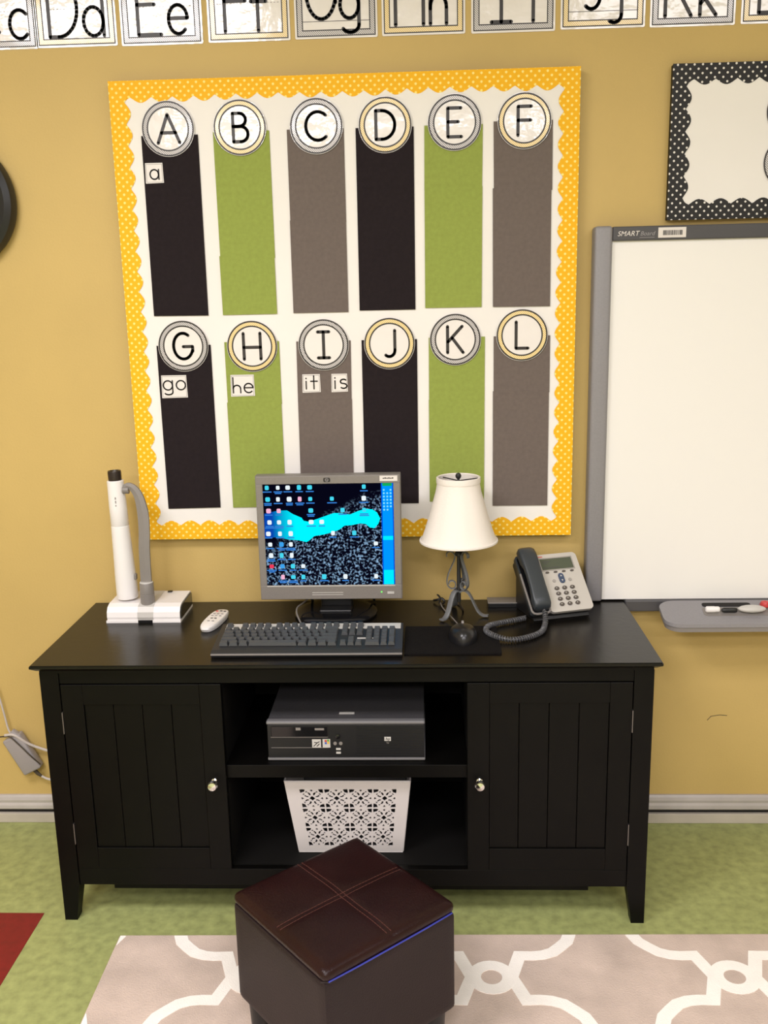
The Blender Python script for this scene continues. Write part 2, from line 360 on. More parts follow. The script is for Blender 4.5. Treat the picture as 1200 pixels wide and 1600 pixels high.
# ------------------------------------------------------------------ alphabet cards along the top of the wall
cards = [('c', -.873, 'g'), ('Dd', -.668, 'y'), ('Ee', -.449, 'g'), ('Ff', -.227, 'y'), ('Gg', -.007, 'g'), ('Hh', .212, 'y'),
         ('Ii', .435, 'g'), ('Jj', .656, 'y'), ('Kk', .876, 'g'), ('L', 1.098, 'y')]
for k, (s, cx, col) in enumerate(cards):
    full = {'c': 'Cc', 'L': 'Ll'}.get(s, s)
    colw = {'g': 'grey', 'y': 'yellow'}[col]
    zb = 2.178 + [.0, .001, -.001, 0, .001, .002, .001, .003, .001, .002][k]; hw = .104; H = .205
    if s == 'c': lab = 'white alphabet card with grey rope border, lowercase c, cut off at top left'
    elif s == 'L': lab = 'white alphabet card with yellow rope border, partly cut off at top right'
    else: lab = 'white alphabet card lettered %s inside a %s rope border' % (full, colw)
    t = thing('alphabet_card', lab, 'alphabet card', (cx, -.001, zb), group='alphabet cards along the top of the wall')
    prism('card', [rrect(cx-hw, cx+hw, zb, zb+H, .004)], -.0005, -.002, MT['lam'], t)
    m = .007; w = .011
    x0, x1, z0, z1 = cx-hw+m, cx+hw-m, zb+m, zb+H-m
    def frame(name, x0, x1, z0, z1, w, c0, c1, mm):
        o_ = boxes(name, [(x0, x1, c1, c0, z0, z0+w), (x0, x1, c1, c0, z1-w, z1), (x0, x0+w, c1, c0, z0+w, z1-w), (x1-w, x1, c1, c0, z0+w, z1-w)], mm, t)
    frame('rope_border', x0, x1, z0, z1, w, -.0018, -.0024, MT['lam'+col])
    frame('border_line', x0-.002, x1+.002, z0-.002, z1+.002, .0026, -.0018, -.0026, MT['ink'])
    frame('border_line', x0+w, x1-w, z0+w, z1-w, .0026, -.0018, -.0026, MT['ink'])
    desc = s in ('Gg', 'Jj'); CH = .135
    base = zb + (.042 if desc else .0215)
    if desc:
        CH = .125
        box('writing_line', x0+w, x1-w, -.0026, -.0018, base-.0028, base-.0016, MT['ink'], t)
    mid = base + CH*.5
    xs = x0+w+.006; dl = []
    while xs < x1-w-.006: dl.append((xs, xs+.005, -.0023, -.0018, mid-.0006, mid+.0006)); xs += .0085
    boxes('dashed_line', dl, MT['inkgrey'], t)
    place = {'Cc': (-.075, .035), 'Dd': (-.076, .020), 'Ee': (-.073, .017), 'Ff': (-.074, .005), 'Gg': (-.080, .010), 'Hh': (-.078, .012),
             'Ii': (-.065, .043), 'Jj': (-.058, .016), 'Kk': (-.078, .012), 'Ll': (-.074, .03)}[full]
    for ch, px in zip(full, place):
        sw = {'I': 1.05, 'E': 1.1, 'F': 1.1}.get(ch, 1.0)
        strokes('letter', LET[ch], .0088, -.0018, -.0030, MT['ink'], t, lambda a, b, px=px, sw=sw: (cx+px+a*CH*.78*sw, base+.003+b*CH))

# ------------------------------------------------------------------ bulletin boards
def scallop(a0, a1, depth, amp, pitch, n=9):
    """edge polyline from a0 to a1, bulging"""
    k = max(1, round((a1-a0)/pitch)); out = []
    for i in range(k):
        for j in range(n):
            t = j/n; b = abs(math.sin(PI*t))**1.15
            out.append((a0+(a1-a0)*(i+t)/k, depth+amp*b+.0012*math.sin(7*i)))
    out.append((a1, depth)); return out
def board(label, cat_group, x0, x1, z0, z1, dots, bw, th, strips_label, sides='LRTB'):
    t = thing('bulletin_board', label, 'bulletin board', ((x0+x1)/2, 0, z0), group=None)
    box('board', x0+.001, x1-.001, -th, -.0005, z0+.001, z1-.001, MT['wood'] if dots == 'kdots' else MT['silver'], t)
    box('backing_paper', x0+.003, x1-.003, -th-.0006, -th-.0001, z0+.003, z1-.003, MT['paper'], t)
    y0 = -th-.0007
    # top, bottom, left, right border strips with a scalloped inner edge
    T = [(x0, z1), (x1, z1)]+[(x, z1-d) for x, d in reversed(scallop(x0, x1, bw, .0135, .053))]
    B = [(x0, z0), (x1, z0)]+[(x, z0+d) for x, d in reversed(scallop(x0, x1, bw, .0135, .053))]
    L = [(x0, z0), (x0, z1)]+[(x0+d, z) for z, d in reversed(scallop(z0, z1, bw, .0135, .053))]
    R = [(x1, z0), (x1, z1)]+[(x1-d, z) for z, d in reversed(scallop(z0, z1, bw, .0135, .053))]
    for i, (s, P) in enumerate((('T', T), ('B', B), ('L', L), ('R', R))):
        if s in sides: prism('border_strip', [P], y0-.0005*i, y0-.0005*i-.0006, MT[dots], t)
    return t
board('large bulletin board with white paper and a scalloped yellow border with white dots', None, -.588, .600, .892, 2.089, 'ydots', .039, .032, '')
kb_t = board('small bulletin board with scalloped black border and white dots, cut off at right', None, .829, 2.0, 1.718, 2.090, 'kdots', .036, .02, '')

YB = -.0347   # front of the paper on the board
names = 'ABCDEFGHIJKL'
cols = ['pblack', 'pgreen', 'pgrey', 'pblack', 'pgreen', 'pgrey']*2
cname = {'pblack': 'black', 'pgreen': 'green', 'pgrey': 'grey'}
SX = [(-.512, -.366), (-.327, -.183), (-.138, .007), (.037, .184), (.211, .358), (.385, .533)]
SX2 = [(-.512, -.366), (-.329, -.182), (-.136, .009), (.038, .185), (.216, .364), (.387, .535)]
CXs = [-.441, -.257, -.062, .112, .287, .462]; CXs2 = [-.439, -.254, -.063, .112, .286, .461]
CZ = [1.971, 1.969, 1.967, 1.965, 1.966, 1.965, 1.425, 1.421, 1.421, 1.421, 1.428, 1.436]
ST = [1.956, 1.961, 1.961, 1.960, 1.961, 1.966, 1.427, 1.433, 1.431, 1.431, 1.434, 1.434]
SB = [1.505, 1.504, 1.505, 1.508, 1.511, 1.510, .980, .981, .985, .988, .991, .977]
seam = {1: 1.655, 2: 1.74, 4: 1.812, 5: 1.806, 7: 1.272, 8: 1.276, 11: 1.290, 10: 1.27}
for i, ch in enumerate(names):
    x0, x1 = (SX if i < 6 else SX2)[i % 6]; c = cols[i]; top, bot = ST[i], SB[i]
    t = thing('paper_strip', '%s paper column hanging under the letter %s' % (cname[c], ch), 'paper', ((x0+x1)/2, YB, bot), group='paper columns on the big board')
    sk = random.uniform(-.002, .002)
    def quad(xa, xb, za, zb): return [(xa+sk, za), (xb+sk, za+random.uniform(-.002, .002)), (xb, zb), (xa, zb)]
    if i in seam:
        prism('paper_sheet', [quad(x0, x1, seam[i]-.006, top)], YB+.0002, YB-.0004, MT[c], t)
        prism('paper_sheet', [quad(x0-.0015, x1-.001, bot, seam[i])], YB-.0005, YB-.0012, MT[c], t)
    else:
        prism('paper_sheet', [quad(x0, x1, bot, top)], YB+.0002, YB-.0008, MT[c], t)
rcol = 'gygygygygygy'
for i, ch in enumerate(names):
    cx = (CXs if i < 6 else CXs2)[i % 6]; cz = CZ[i]; R = .0675
    t = thing('letter_circle', 'round white letter %s sign with a %s rope ring' % (ch, {'g': 'grey', 'y': 'yellow'}[rcol[i]]), 'letter sign', (cx, YB-.003, cz), group='round letter signs on the big board')
    y = YB-.0028
    prism('disc', [circle(cx, cz, R)], y, y-.0010, MT['lam'], t)
    ring('outer_line', cx, cz, R-.0048, R-.0010, y-.0008, y-.0016, MT['ink'], t)
    ring('rope_ring', cx, cz, R-.0135, R-.0045, y-.0008, y-.0014, MT['lam'+rcol[i]], t)
    ring('inner_line', cx, cz, R-.0168, R-.0132, y-.0008, y-.0016, MT['ink'], t)
    S = .068; wd = {'A': .84, 'B': .74, 'C': .85, 'D': .84, 'E': .74, 'F': .72, 'G': .9, 'H': .82, 'I': .64, 'J': .62, 'K': .8, 'L': .7}[ch]
    strokes('letter', LET[ch], .0080, y-.0008, y-.0018, MT['ink'], t, lambda a, b: (cx+(a-wd/2)*S, cz-S/2+b*S))
# small word cards
words = [('a', -.508, -.461, 1.840, 1.890), ('go', -.506, -.436, 1.287, 1.348), ('he', -.318, -.253, 1.288, 1.346), ('it', -.124, -.075, 1.295, 1.344), ('is', -.046, -.002, 1.295, 1.344)]
for s, x0, x1, z0, z1 in words:
    t = thing('word_card', 'small white word card reading %s' % s, 'word card', ((x0+x1)/2, YB-.0015, z0), group='small word cards on the big board')
    prism('card', [[(x0, z0), (x1, z0+.001), (x1-.001, z1), (x0+.001, z1)]], YB-.0014, YB-.0022, MT['lam'], t)
    e = .0025
    boxes('outline', [(x0+e, x1-e, YB-.0026, YB-.002, z0+e, z0+e+.001), (x0+e, x1-e, YB-.0026, YB-.002, z1-e-.001, z1-e),
                      (x0+e, x0+e+.001, YB-.0026, YB-.002, z0+e, z1-e), (x1-e-.001, x1-e, YB-.0026, YB-.002, z0+e, z1-e)], MT['inkgrey'], t)
    u = .052 if s != 'a' else .050
    wtot = sum(ADV[c] for c in s)-.12; px = (x0+x1)/2-wtot*u/2
    base = z0+(.022 if s == 'go' else .010)
    for c in s:
        strokes('letter', LET[c], .0036, YB-.002, YB-.003, MT['ink'], t, lambda a, b: (px+a*u, base+b*u*(.95 if c not in 'hit' else .78)))
        px += ADV[c]*u
# round signs on the right board, only their left edges in view
for z, lab in ((2.003-.030, 'upper round white sign with grey rope ring on the black bordered board'), (1.851, 'lower round white sign with grey rope ring on the black bordered board')):
    cx = 1.129; R = .066
    t = thing('letter_circle', lab, 'letter sign', (cx, -.024, z), group='round signs on the black bordered board')
    prism('disc', [circle(cx, z, R)], -.0225, -.0235, MT['lam'], t)
    ring('outer_line', cx, z, R-.0048, R-.0010, -.0233, -.0241, MT['ink'], t)
    ring('rope_ring', cx, z, R-.0135, R-.0045, -.0233, -.0239, MT['lamg'], t)
    ring('inner_line', cx, z, R-.016, R-.0132, -.0233, -.0241, MT['ink'], t)

# ------------------------------------------------------------------ interactive whiteboard
t = thing('whiteboard', 'large interactive whiteboard with grey frame and dark top bar', 'whiteboard', (1.45, 0, .668))
X1 = 2.30
box('board_back', .66, X1-.01, -.030, -.001, .7045, 1.695, MT['topbar'], t)
box('writing_surface', .687, X1-.04, -.036, -.0302, .706, 1.670, MT['wbsurf'], t)
box('side_frame', .642, .688, -.052, -.001, .7035, 1.706, MT['aluminium'], t, .008, 3, True)
box('side_frame', X1-.04, X1+.005, -.052, -.001, .680, 1.706, MT['aluminium'], t, .008, 3, True)
box('top_bar', .6885, X1-.0405, -.046, -.001, 1.6685, 1.704, MT['topbar'], t, .003)
box('bottom_bar', .7525, X1-.0405, -.046, -.001, .672, .7055, MT['topbar'], t, .004)
bl = box('barcode_label', .803, .873, -.0470, -.0461, 1.674, 1.699, MT['bezelsticker'], t, .0)
br = []; x = .815
while x < .862:
    w = random.choice((.0008, .0012, .002)); br.append((x, x+w, -.0475, -.0469, 1.680, 1.692)); x += w+random.choice((.0009, .0014))
boxes('barcode', br, MT['ink'], bl)
pl = lambda x, z: (lambda a, b, c: (x+a, -.0463-c, z+b))
text('brand_lettering', 'SMART', .0175, MT['bezelsticker'], t, pl(.727, 1.6855), shear=.25)
text('brand_lettering', 'Board', .0150, MT['inkgrey'], t, pl(.7755, 1.6850), shear=.3)
box('underline', .756, .794, -.0467, -.0461, 1.6750, 1.6762, MT['inkgrey'], t)
# pen tray
t = thing('pen_tray', 'grey rounded pen tray under the whiteboard', 'tray', (1.4, -.053, .655))
out = []
prof = rrect(.838, 1.95, -.158, -.0, .045, 8)
sh = Matrix(((1, 0, 0, 0), (0, 1, 0, 0), (0, .22, 1, .700), (0, 0, 0, 1)))
def trayf(a, b, c): y = b-.0; return (a, min(y, -.053) if False else y*.67-.053, .706+c+(y)*.20)
prism('tray_top', [prof], 0, -.010, MT['aluminium'], t, trayf)
prism('tray_underside', [rrect(.842, 1.946, -.154, -.0, .043, 8)], -.0101, -.024, MT['grey'], t, trayf)
prism('pen_slot', [rrect(.955, 1.085, -.045, -.020, .008)], .0014, .0002, MT['dark'], t, trayf)
prism('pen_slot', [rrect(.950, 1.20, -.105, -.050, .012)], .0010, .0002, MT['grey'], t, trayf)
def ty(a, b, c): return Vector(trayf(a, b, c))
def pen(lab, name, x0, x1, b, r, m1, m2=None):
    o = thing(name, lab, 'marker' if name == 'marker' else name.split('_')[-1], ty((x0+x1)/2, b, .001))
    P = [ty(x0+(x1-x0)*k/8, b, r+.0012) for k in range(9)]
    tube('barrel', P, [r*.6]+[r]*7+[r*.8], MT[m1], o, 12)
    if m2: tube('cap', [P[0]+Vector((-.02, 0, 0)), P[0]+Vector((-.017, 0, 0)), P[0]+Vector((.004, 0, 0))], [r*.7, r*1.08, r*1.08], MT[m2], o, 12)
pen('white marker with a rounded end lying in the pen tray', 'marker', .975, .992, -.083, .008, 'white', 'white')
pen('short dark marker in the pen tray', 'marker', .998, 1.038, -.086, .007, 'black')
tt = thing('whiteboard_eraser', 'pale rounded eraser in the pen tray', 'eraser', ty(1.08, -.085, .001))
bm = bmesh.new(); bmesh.ops.create_uvsphere(bm, u_segments=20, v_segments=10, radius=1)
bmesh.ops.transform(bm, matrix=Matrix.Translation(ty(1.078, -.085, .011)) @ Matrix.Diagonal((.038, .017, .010, 1)), verts=bm.verts)
bm_obj('felt', bm, MT['silverlt'], tt, True)
tt = thing('marker', 'red capped marker standing at the right of the pen tray', 'marker', ty(1.122, -.05, .001))
lathe('cap', [(0, 0), (.013, 0), (.014, .006), (.011, .013), (0, .016)], mat('red_cap', (.55, .05, .05), .4, raw=True), tt, n=18, xf=Matrix.Translation(ty(1.122, -.045, .001)))
O = Vector((0, 0, 0))

# ------------------------------------------------------------------ wall clock at the left edge
t = thing('wall_clock', 'round black wall clock cut off by the left edge', 'clock', (-1.03, -.002, 1.806))
X = Matrix.Translation((-1.03, 0, 1.806)) @ Matrix.Rotation(PI/2, 4, 'X')
lathe('rim', [(.120, .001), (.158, .001), (.168, .010), (.170, .022), (.163, .038), (.148, .046), (.134, .043), (.124, .030), (.120, .024), (.120, .001)], MT['black'], t, n=72, xf=X, cap=False)
lathe('face', [(0, .018), (.1205, .018), (.1205, .024), (0, .024)], MT['paper'], t, n=48, xf=X)
strokes('hour_hand', [[(0, 0), (.03, .05)]], .007, -.0245, -.0255, MT['ink'], t, lambda a, b: (-1.03+a, 1.806+b))
strokes('minute_hand', [[(0, 0), (-.085, .03)]], .005, -.026, -.027, MT['ink'], t, lambda a, b: (-1.03+a, 1.806+b))

# ------------------------------------------------------------------ power adapter hanging by the left wall
t = thing('power_adapter', 'grey white power adapter hanging on cords against the wall left of the cabinet', 'power adapter', (-1.0, -.02, .16))
X = Matrix.Translation((-1.008, -.024, .237)) @ Matrix.Rotation(math.radians(-24), 4, 'Y').inverted() @ Matrix.Rotation(0, 4, 'Z')
box('housing', -.030, .030, -.015, .015, -.062, .062, MT['adapter'], t, .006, 3, True, xf=Matrix.Translation((-1.006, -.024, .237)) @ Matrix.Rotation(math.radians(-27), 4, 'Y'))
box('cord_clip', -.014, .014, -.008, .008, -.008, .008, MT['adapter'], t, .003, 2, True, xf=Matrix.Translation((-1.02, -.03, .302)) @ Matrix.Rotation(math.radians(40), 4, 'Y'))
tube('cord', smoothpath([(-1.068, -.02, .45), (-1.060, -.02, .41), (-1.052, -.02, .36), (-1.043, -.022, .31), (-1.03, -.026, .295)]), .0028, MT['cordw'], t)
tube('cord', smoothpath([(-1.075, -.03, .291), (-1.05, -.034, .295), (-1.03, -.042, .296), (-1.0, -.043, .265), (-.975, -.043, .236), (-.955, -.032, .205)]), .0022, MT['cordb'], t)
tube('cord', smoothpath([(-1.05, -.036, .300), (-1.02, -.04, .302), (-.985, -.032, .272), (-.95, -.025, .252), (-.90, -.025, .236), (-.86, -.025, .23)]), .004, MT['cordw'], t)
tube('cord', smoothpath([(-.972, -.024, .176), (-.955, -.024, .160), (-.93, -.024, .150), (-.88, -.024, .146), (-.85, -.024, .15)]), .0035, MT['cordw'], t)
tube('strain_relief', [(-.978, -.024, .182), (-.968, -.024, .170), (-.958, -.024, .162)], [.006, .0055, .004], MT['cordb'], t)

# ------------------------------------------------------------------ the black cabinet
CH = .701
t = thing('media_cabinet', 'long black wooden cabinet with two panelled doors and open centre shelves', 'cabinet', (0, -.25, 0))
# top: slab with a chamfered underside
V = []; lv = [(.750, -.497, .701), (.750, -.497, .693), (.738, -.484, .684)]
for hx, yf, z in lv: V += [(-hx, yf, z), (hx, yf, z), (hx, -.012, z), (-hx, -.012, z)]
Fc = [[0, 1, 2, 3], [8, 9, 10, 11]]
for k in range(2):
    for i in range(4): j = (i+1) % 4; Fc.append([k*4+i, k*4+j, k*4+4+j, k*4+4+i])
top = mesh('top', V, Fc, MT['woodtop'], t)
bm = bmesh.new(); bm.from_mesh(top.data); bmesh.ops.bevel(bm, geom=[e for e in bm.edges if abs(e.verts[0].co.z+0-.701) < 1e-4 and abs(e.verts[1].co.z-.701) < 1e-4], offset=.002, segments=2, affect='EDGES'); bm.to_mesh(top.data); bm.free()
box('top_moulding', -.733, .733, -.4805, -.012, .676, .6838, MT['wood'], t)
def leg(sx, front):
    x0, x1 = (.735, .689); yo, yi = (-.477, -.432) if front else (-.013, -.055)
    V = []
    for z, xi, yy in ((.6758, x1, yi), (.100, x1, yi), (.012, .702, yo+(.034 if front else -.034)), (0, .703, yo+(.033 if front else -.033))):
        V += [(sx*x0, yo, z), (sx*xi, yo, z), (sx*xi, yy, z), (sx*x0, yy, z)]
    Fc = [[0, 1, 2, 3], [12, 13, 14, 15]]
    for k in range(3):
        for i in range(4): j = (i+1) % 4; Fc.append([k*4+i, k*4+j, k*4+4+j, k*4+4+i])
    mesh('leg', V, Fc, MT['wood'], t)
for sx in (-1, 1):
    for fr in (True, False): leg(sx, fr)
    a, b = sorted((sx*.732, sx*.718)); box('side_panel', a, b, -.4315, -.0555, .10, .6758, MT['wood'], t)
    a, b = sorted((sx*.298, sx*.312)); box('divider', a, b, -.455, -.03, .1475, .6458, MT['woodin'], t)
box('top_rail', -.6885, .6885, -.473, -.455, .6465, .6758, MT['wood'], t)
box('bottom_rail', -.6885, .6885, -.474, -.455, .100, .1465, MT['wood'], t, .0015)
box('lower_brace', -.61, .60, -.447, -.428, .072, .0995, MT['wood'], t)
box('bottom_panel', -.717, .717, -.4545, -.03, .130, .147, MT['woodin'], t)
box('back_panel', -.717, .717, -.029, -.014, .100, .6758, MT['woodin'], t)
box('shelf', -.297, .297, -.462, -.031, .391, .425, MT['wood'], t, .0012)
def door(sx):
    xa, xb = .2955, .6865        # inner edge, hinge edge
    z0, z1 = .1485, .6445; yf, yb = -.477, -.4575; st = .053
    b = lambda x0, x1, z0, z1, y0=yf, y1=yb: (min(sx*x0, sx*x1), max(sx*x0, sx*x1), y0, y1, z0, z1)
    d = boxes('door', [b(xa, xa+st, z0, z1), b(xb-st, xb, z0, z1), b(xa+st, xb-st, z0, z0+.058), b(xa+st, xb-st, z1-.052, z1)], MT['wood'], t, bev=.0012)
    n = 4; w = (xb-xa-2*st)/n
    for i in range(n):
        x = xa+st+i*w
        box('plank', *b(x+.0004, x+w-.0004, z0+.058, z1-.052, -.4725, -.459), MT['wood'], d, .0011, 1)
    box('panel_backing', *b(xa+st, xb-st, z0+.056, z1-.050, -.4588, -.4576), MT['dark'], d)
    kx = sx*.325; X = Matrix.Translation((kx, -.4772, .390)) @ Matrix.Rotation(PI/2, 4, 'X')
    k = lathe('knob', [(.0075, 0), (.0075, .002), (.0045, .004), (.0045, .012), (.010, .017), (.0135, .022), (.0135, .026), (.010, .031), (0, .033)], MT['chrome'], d, n=28, xf=X)
    k['label'] = 'round chrome knob'
    for z in (.545, .245):
        h = box('hinge', *b(.6868, .6888, z-.028, z+.028, -.479, -.460), MT['steel'], d)
        h['label'] = 'dull metal hinge'
door(-1); door(1)
O = Vector((0, 0, 0))

# ------------------------------------------------------------------ desktop computer on the shelf
t = thing('desktop_computer', 'grey and black desktop computer lying on the cabinet shelf', 'computer', (-.001, -.27, .425))
x0, x1, yf = -.197, .194, -.438
box('case', x0+.003, x1-.003, yf+.008, -.10, .431, .524, MT['tower'], t, .002)
box('bottom_trim', x0, x1, yf-.002, -.11, .4255, .4325, MT['towertrim'], t, .003, 2, True)
box('top_trim', x0, x1, yf-.002, yf+.018, .521, .530, MT['towertrim'], t, .0035, 3, True)
box('front_panel', x0+.002, x1-.002, yf, yf+.0078, .433, .5205, MT['towerface'], t, .001)
box('top_cover', x0+.002, x1-.002, yf+.0185, -.105, .5242, .5275, MT['tower'], t, .001)
box('top_badge', -.020, .018, yf+.045, yf+.054, .5278, .5295, MT['silverlt'], t)
sl = [(.025, x1-.006, yf-.0015, yf, .438+.0068*k, .438+.0068*k+.0028) for k in range(12)]
boxes('front_louvres', sl, MT['black'], t)
boxes('drive_seams', [(x0+.01, -.045, yf-.0006, yf, .487, .4882), (x0+.01, -.045, yf-.0006, yf, .459, .4602)], MT['grey'], t)
bay = box('drive_bay', x0+.012, -.045, yf-.0020, yf-.0002, .4895, .5165, MT['gloss'], t, .001)
box('drive_mark', -.124, -.112, yf-.0026, yf-.0018, .507, .514, MT['grey'], bay)
box('drive_mark', -.077, -.054, yf-.0026, yf-.0018, .507, .5125, MT['grey'], bay)
s1 = box('processor_sticker', -.085, -.063, yf-.0011, yf-.0003, .460, .482, MT['silverlt'], t)
strokes('sticker_arrow', [[(-.081, .464), (-.072, .473), (-.079, .474)], [(-.072, .473), (-.067, .476)], [(-.073, .464), (-.067, .470)]], .0018, yf-.001, yf-.0016, MT['ink'], s1, lambda a, b: (a, b))
s2 = box('system_sticker', -.059, -.040, yf-.0011, yf-.0003, .460, .4825, MT['silverlt'], t)
for (ax, az, cc) in ((-.0535, .4755, (200, 60, 40)), (-.0475, .4765, (90, 160, 60)), (-.0535, .4695, (50, 90, 180)), (-.0475, .4705, (225, 180, 50))):
    box('flag_pane', ax, ax+.005, yf-.0016, yf-.001, az, az+.005, mat('flag_colour', cc, .5), s2)
lathe('power_button', [(.006, 0), (.006, .003), (0, .004)], MT['gloss'], t, n=16, xf=Matrix.Translation((-.021, yf, .490)) @ Matrix.Rotation(PI/2, 4, 'X'))
for px_, pz_ in ((-.028, .471), (-.014, .471)):
    lathe('audio_jack', [(.0045, 0), (.0045, .0012), (.0022, .0014), (0, .0014)], MT['grey'], t, n=14, xf=Matrix.Translation((px_, yf, pz_)) @ Matrix.Rotation(PI/2, 4, 'X'))
for pz_ in (.4535, .4435): box('usb_port', -.026, -.0145, yf-.0012, yf, pz_, pz_+.005, MT['silverlt'], t)
lg = box('brand_badge', .094, .110, yf-.0026, yf-.0016, .478, .489, MT['silverlt'], t, .0004)
text('badge_lettering', 'hp', .011, MT['ink'], lg, lambda a, b, c: (.102+a, yf-.0029-c, .4835+b), shear=.2)
text('badge_lettering', 'hp', .007, MT['grey'], lg, lambda a, b, c: (.102+a, yf-.0019-c, .4735+b), shear=.2)

# ------------------------------------------------------------------ pierced white basket
t = thing('storage_basket', 'white bin with a pierced floral lattice front under the shelf', 'basket', (-.001, -.33, .147))
Wt, Wb, Hh = .156, .134, .212
yt, yb_ = -.425, -.400           # front leans out at the top
def bmap(u, v, c):               # u -1..1, v 0..1
    v_ = v; w = Wb+(Wt-Wb)*v_ + (.004*v_ if u < 0 else 0)
    return Vector((u*w-.001, yb_+(yt-yb_)*v_+c, .1485+Hh*v_))
holes = []
def blob(cx, cy, pts):
    mx_, my_ = sum(a for a, b in pts)/len(pts), sum(b for a, b in pts)/len(pts)
    holes.append([(cx+mx_+(a-mx_)*1.32, cy+my_+(b-my_)*1.32) for a, b in pts])
tw, th_ = 2*.80/4, .82/3
for i in range(4):
    for j in range(3):
        cx = -.80+tw*(i+.5)+.005; cy = .085+th_*(j+.5)
        S = lambda a, b: (a*tw/2, b*th_/2)
        def put(pts): blob(cx, cy, [S(a, b) for a, b in pts])
        put([(.20*math.cos(2*PI*k/16)*(1 if k % 4 == 0 else .72), .20*math.sin(2*PI*k/16)*(1 if k % 4 == 0 else .72)) for k in range(16)])
        for q in range(4):
            ca, sa = math.cos(q*PI/2), math.sin(q*PI/2); rot = lambda P: [(a*ca-b*sa, a*sa+b*ca) for a, b in P]
            put(rot([(.60, .88), (.66, .70), (.70, .62), (.88, .56), (.90, .72), (.89, .90)]))            # corner leaf
            put(rot([(.70, 0), (.84, .10), (.88, 0), (.84, -.10)]))                                    # edge diamond
            for sg in (-1, 1):
                put(rot([(.32, sg*.14), (.44, sg*.12), (.56, sg*.20), (.58, sg*.32), (.50, sg*.30), (.42, sg*.24), (.34, sg*.24)]))
                put(rot([(.60, sg*.40), (.70, sg*.34), (.72, sg*.44), (.62, sg*.50)]))
cu = bpy.data.curves.new('pierced_panel', 'CURVE'); cu.dimensions = '2D'; cu.fill_mode = 'BOTH'; cu.extrude = .0025
for P in [[(-1, 0), (1, 0), (1, 1), (-1, 1)]]+holes:
    s = cu.splines.new('POLY'); s.points.add(len(P)-1); s.use_cyclic_u = True
    for k, (a, b) in enumerate(P): s.points[k].co = (a, b, 0, 1)
to = bpy.data.objects.new('tmp', cu); C.objects.link(to); bpy.context.view_layer.update()
me = bpy.data.meshes.new_from_object(to.evaluated_get(bpy.context.evaluated_depsgraph_get())); bpy.data.objects.remove(to)
for v in me.vertices: v.co = bmap(v.co.x, v.co.y, -v.co.z*.6)-O
me.materials.clear()
link('pierced_front', me, MT['basket'], t)
def bq(name, pts, m):  # thick quad
    P = [Vector(p) for p in pts]; n = (P[1]-P[0]).cross(P[2]-P[0]).normalized()*.002
    V = [p+n for p in P]+[p-n for p in P]; mesh(name, V, [[0, 1, 2, 3], [7, 6, 5, 4]]+[[i, (i+1) % 4, 4+(i+1) % 4, 4+i] for i in range(4)], m, t)
bk = lambda u, v: Vector((bmap(u, v, 0).x, -.19-.0*v, bmap(u, v, 0).z))
e = Vector((0, .004, 0))
bq('side_panel', [bmap(-1, 0, .004), bmap(-1, 1, .004), bk(-1, 1), bk(-1, 0)], MT['basket'])
bq('side_panel', [bmap(1, 0, .004), bmap(1, 1, .004), bk(1, 1), bk(1, 0)], MT['basket'])
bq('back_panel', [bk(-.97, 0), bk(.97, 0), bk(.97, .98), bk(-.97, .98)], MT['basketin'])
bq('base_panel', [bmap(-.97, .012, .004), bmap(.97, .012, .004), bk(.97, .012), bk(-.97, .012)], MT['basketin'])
tube('rim', [bmap(-1, 1, 0), bmap(1, 1, 0)], .0028, MT['basket'], t, 8)
tube('rim', [bmap(-1, 0, 0)+Vector((0, 0, .001)), bmap(1, 0, 0)+Vector((0, 0, .001))], .0022, MT['basket'], t, 8)

# ------------------------------------------------------------------ monitor
t = thing('computer_monitor', 'silver framed flat monitor with a lit blue desktop on screen', 'monitor', (-.052, -.115, CH))
mx0, mx1, mz0, mz1 = -.240, .136, .757, 1.092; sx0, sx1, sz0, sz1 = -.223, .119, .796, 1.071
mt = mat('monitor_bezel', (.215, .195, .18), .42, raw=True, noise=(300, .04))
yF = -.170
bz = boxes('bezel', [(mx0, mx1, yF, yF+.030, mz0, sz0), (mx0, mx1, yF, yF+.030, sz1, mz1), (mx0, sx0, yF, yF+.030, sz0, sz1), (sx1, mx1, yF, yF+.030, sz0, sz1)], mt, t, bev=.0012)
boxes('bezel_edge', [(mx0-.0015, mx1+.0015, yF+.004, yF+.034, mz1-.001, mz1+.0015), (mx0-.0015, mx1+.0015, yF+.004, yF+.034, mz0-.0015, mz0+.001),
                     (mx0-.0018, mx0+.001, yF+.004, yF+.034, mz0, mz1), (mx1-.001, mx1+.0018, yF+.004, yF+.034, mz0, mz1)], MT['grey'], bz)
boxes('bezel_groove', [(-.103, -.020, yF-.001, yF+.001, .7745, .776), (-.103, -.020, yF-.001, yF+.001, .7685, .7700)], MT['silverlt'], bz)
box('screen_lip', sx0, sx1, yF-.0012, yF, sz0-.0035, sz0-.001, MT['silverlt'], bz)
box('back_cover', mx0+.02, mx1-.02, yF+.0345, yF+.065, mz0+.02, mz1-.02, MT['black'], t, .008)
lo = prism('brand_badge', [rrect(-.0625, -.0450, 1.076, 1.087, .003)], yF-.0003, yF-.0012, MT['ink'], bz)
ring('badge_ring', -.0537, 1.0815, .0036, .0046, yF-.001, yF-.0016, MT['inkgrey'], bz, 20)
text('badge_lettering', 'hp', .0075, MT['inkgrey'], bz, lambda a, b, c: (-.0537+a, yF-.0014-c, 1.0815+b), shear=.2)
st = box('sticker', .084, .130, yF-.0009, yF-.0002, 1.0765, 1.0905, MT['bezelsticker'], t); st['label'] = 'white asset sticker'
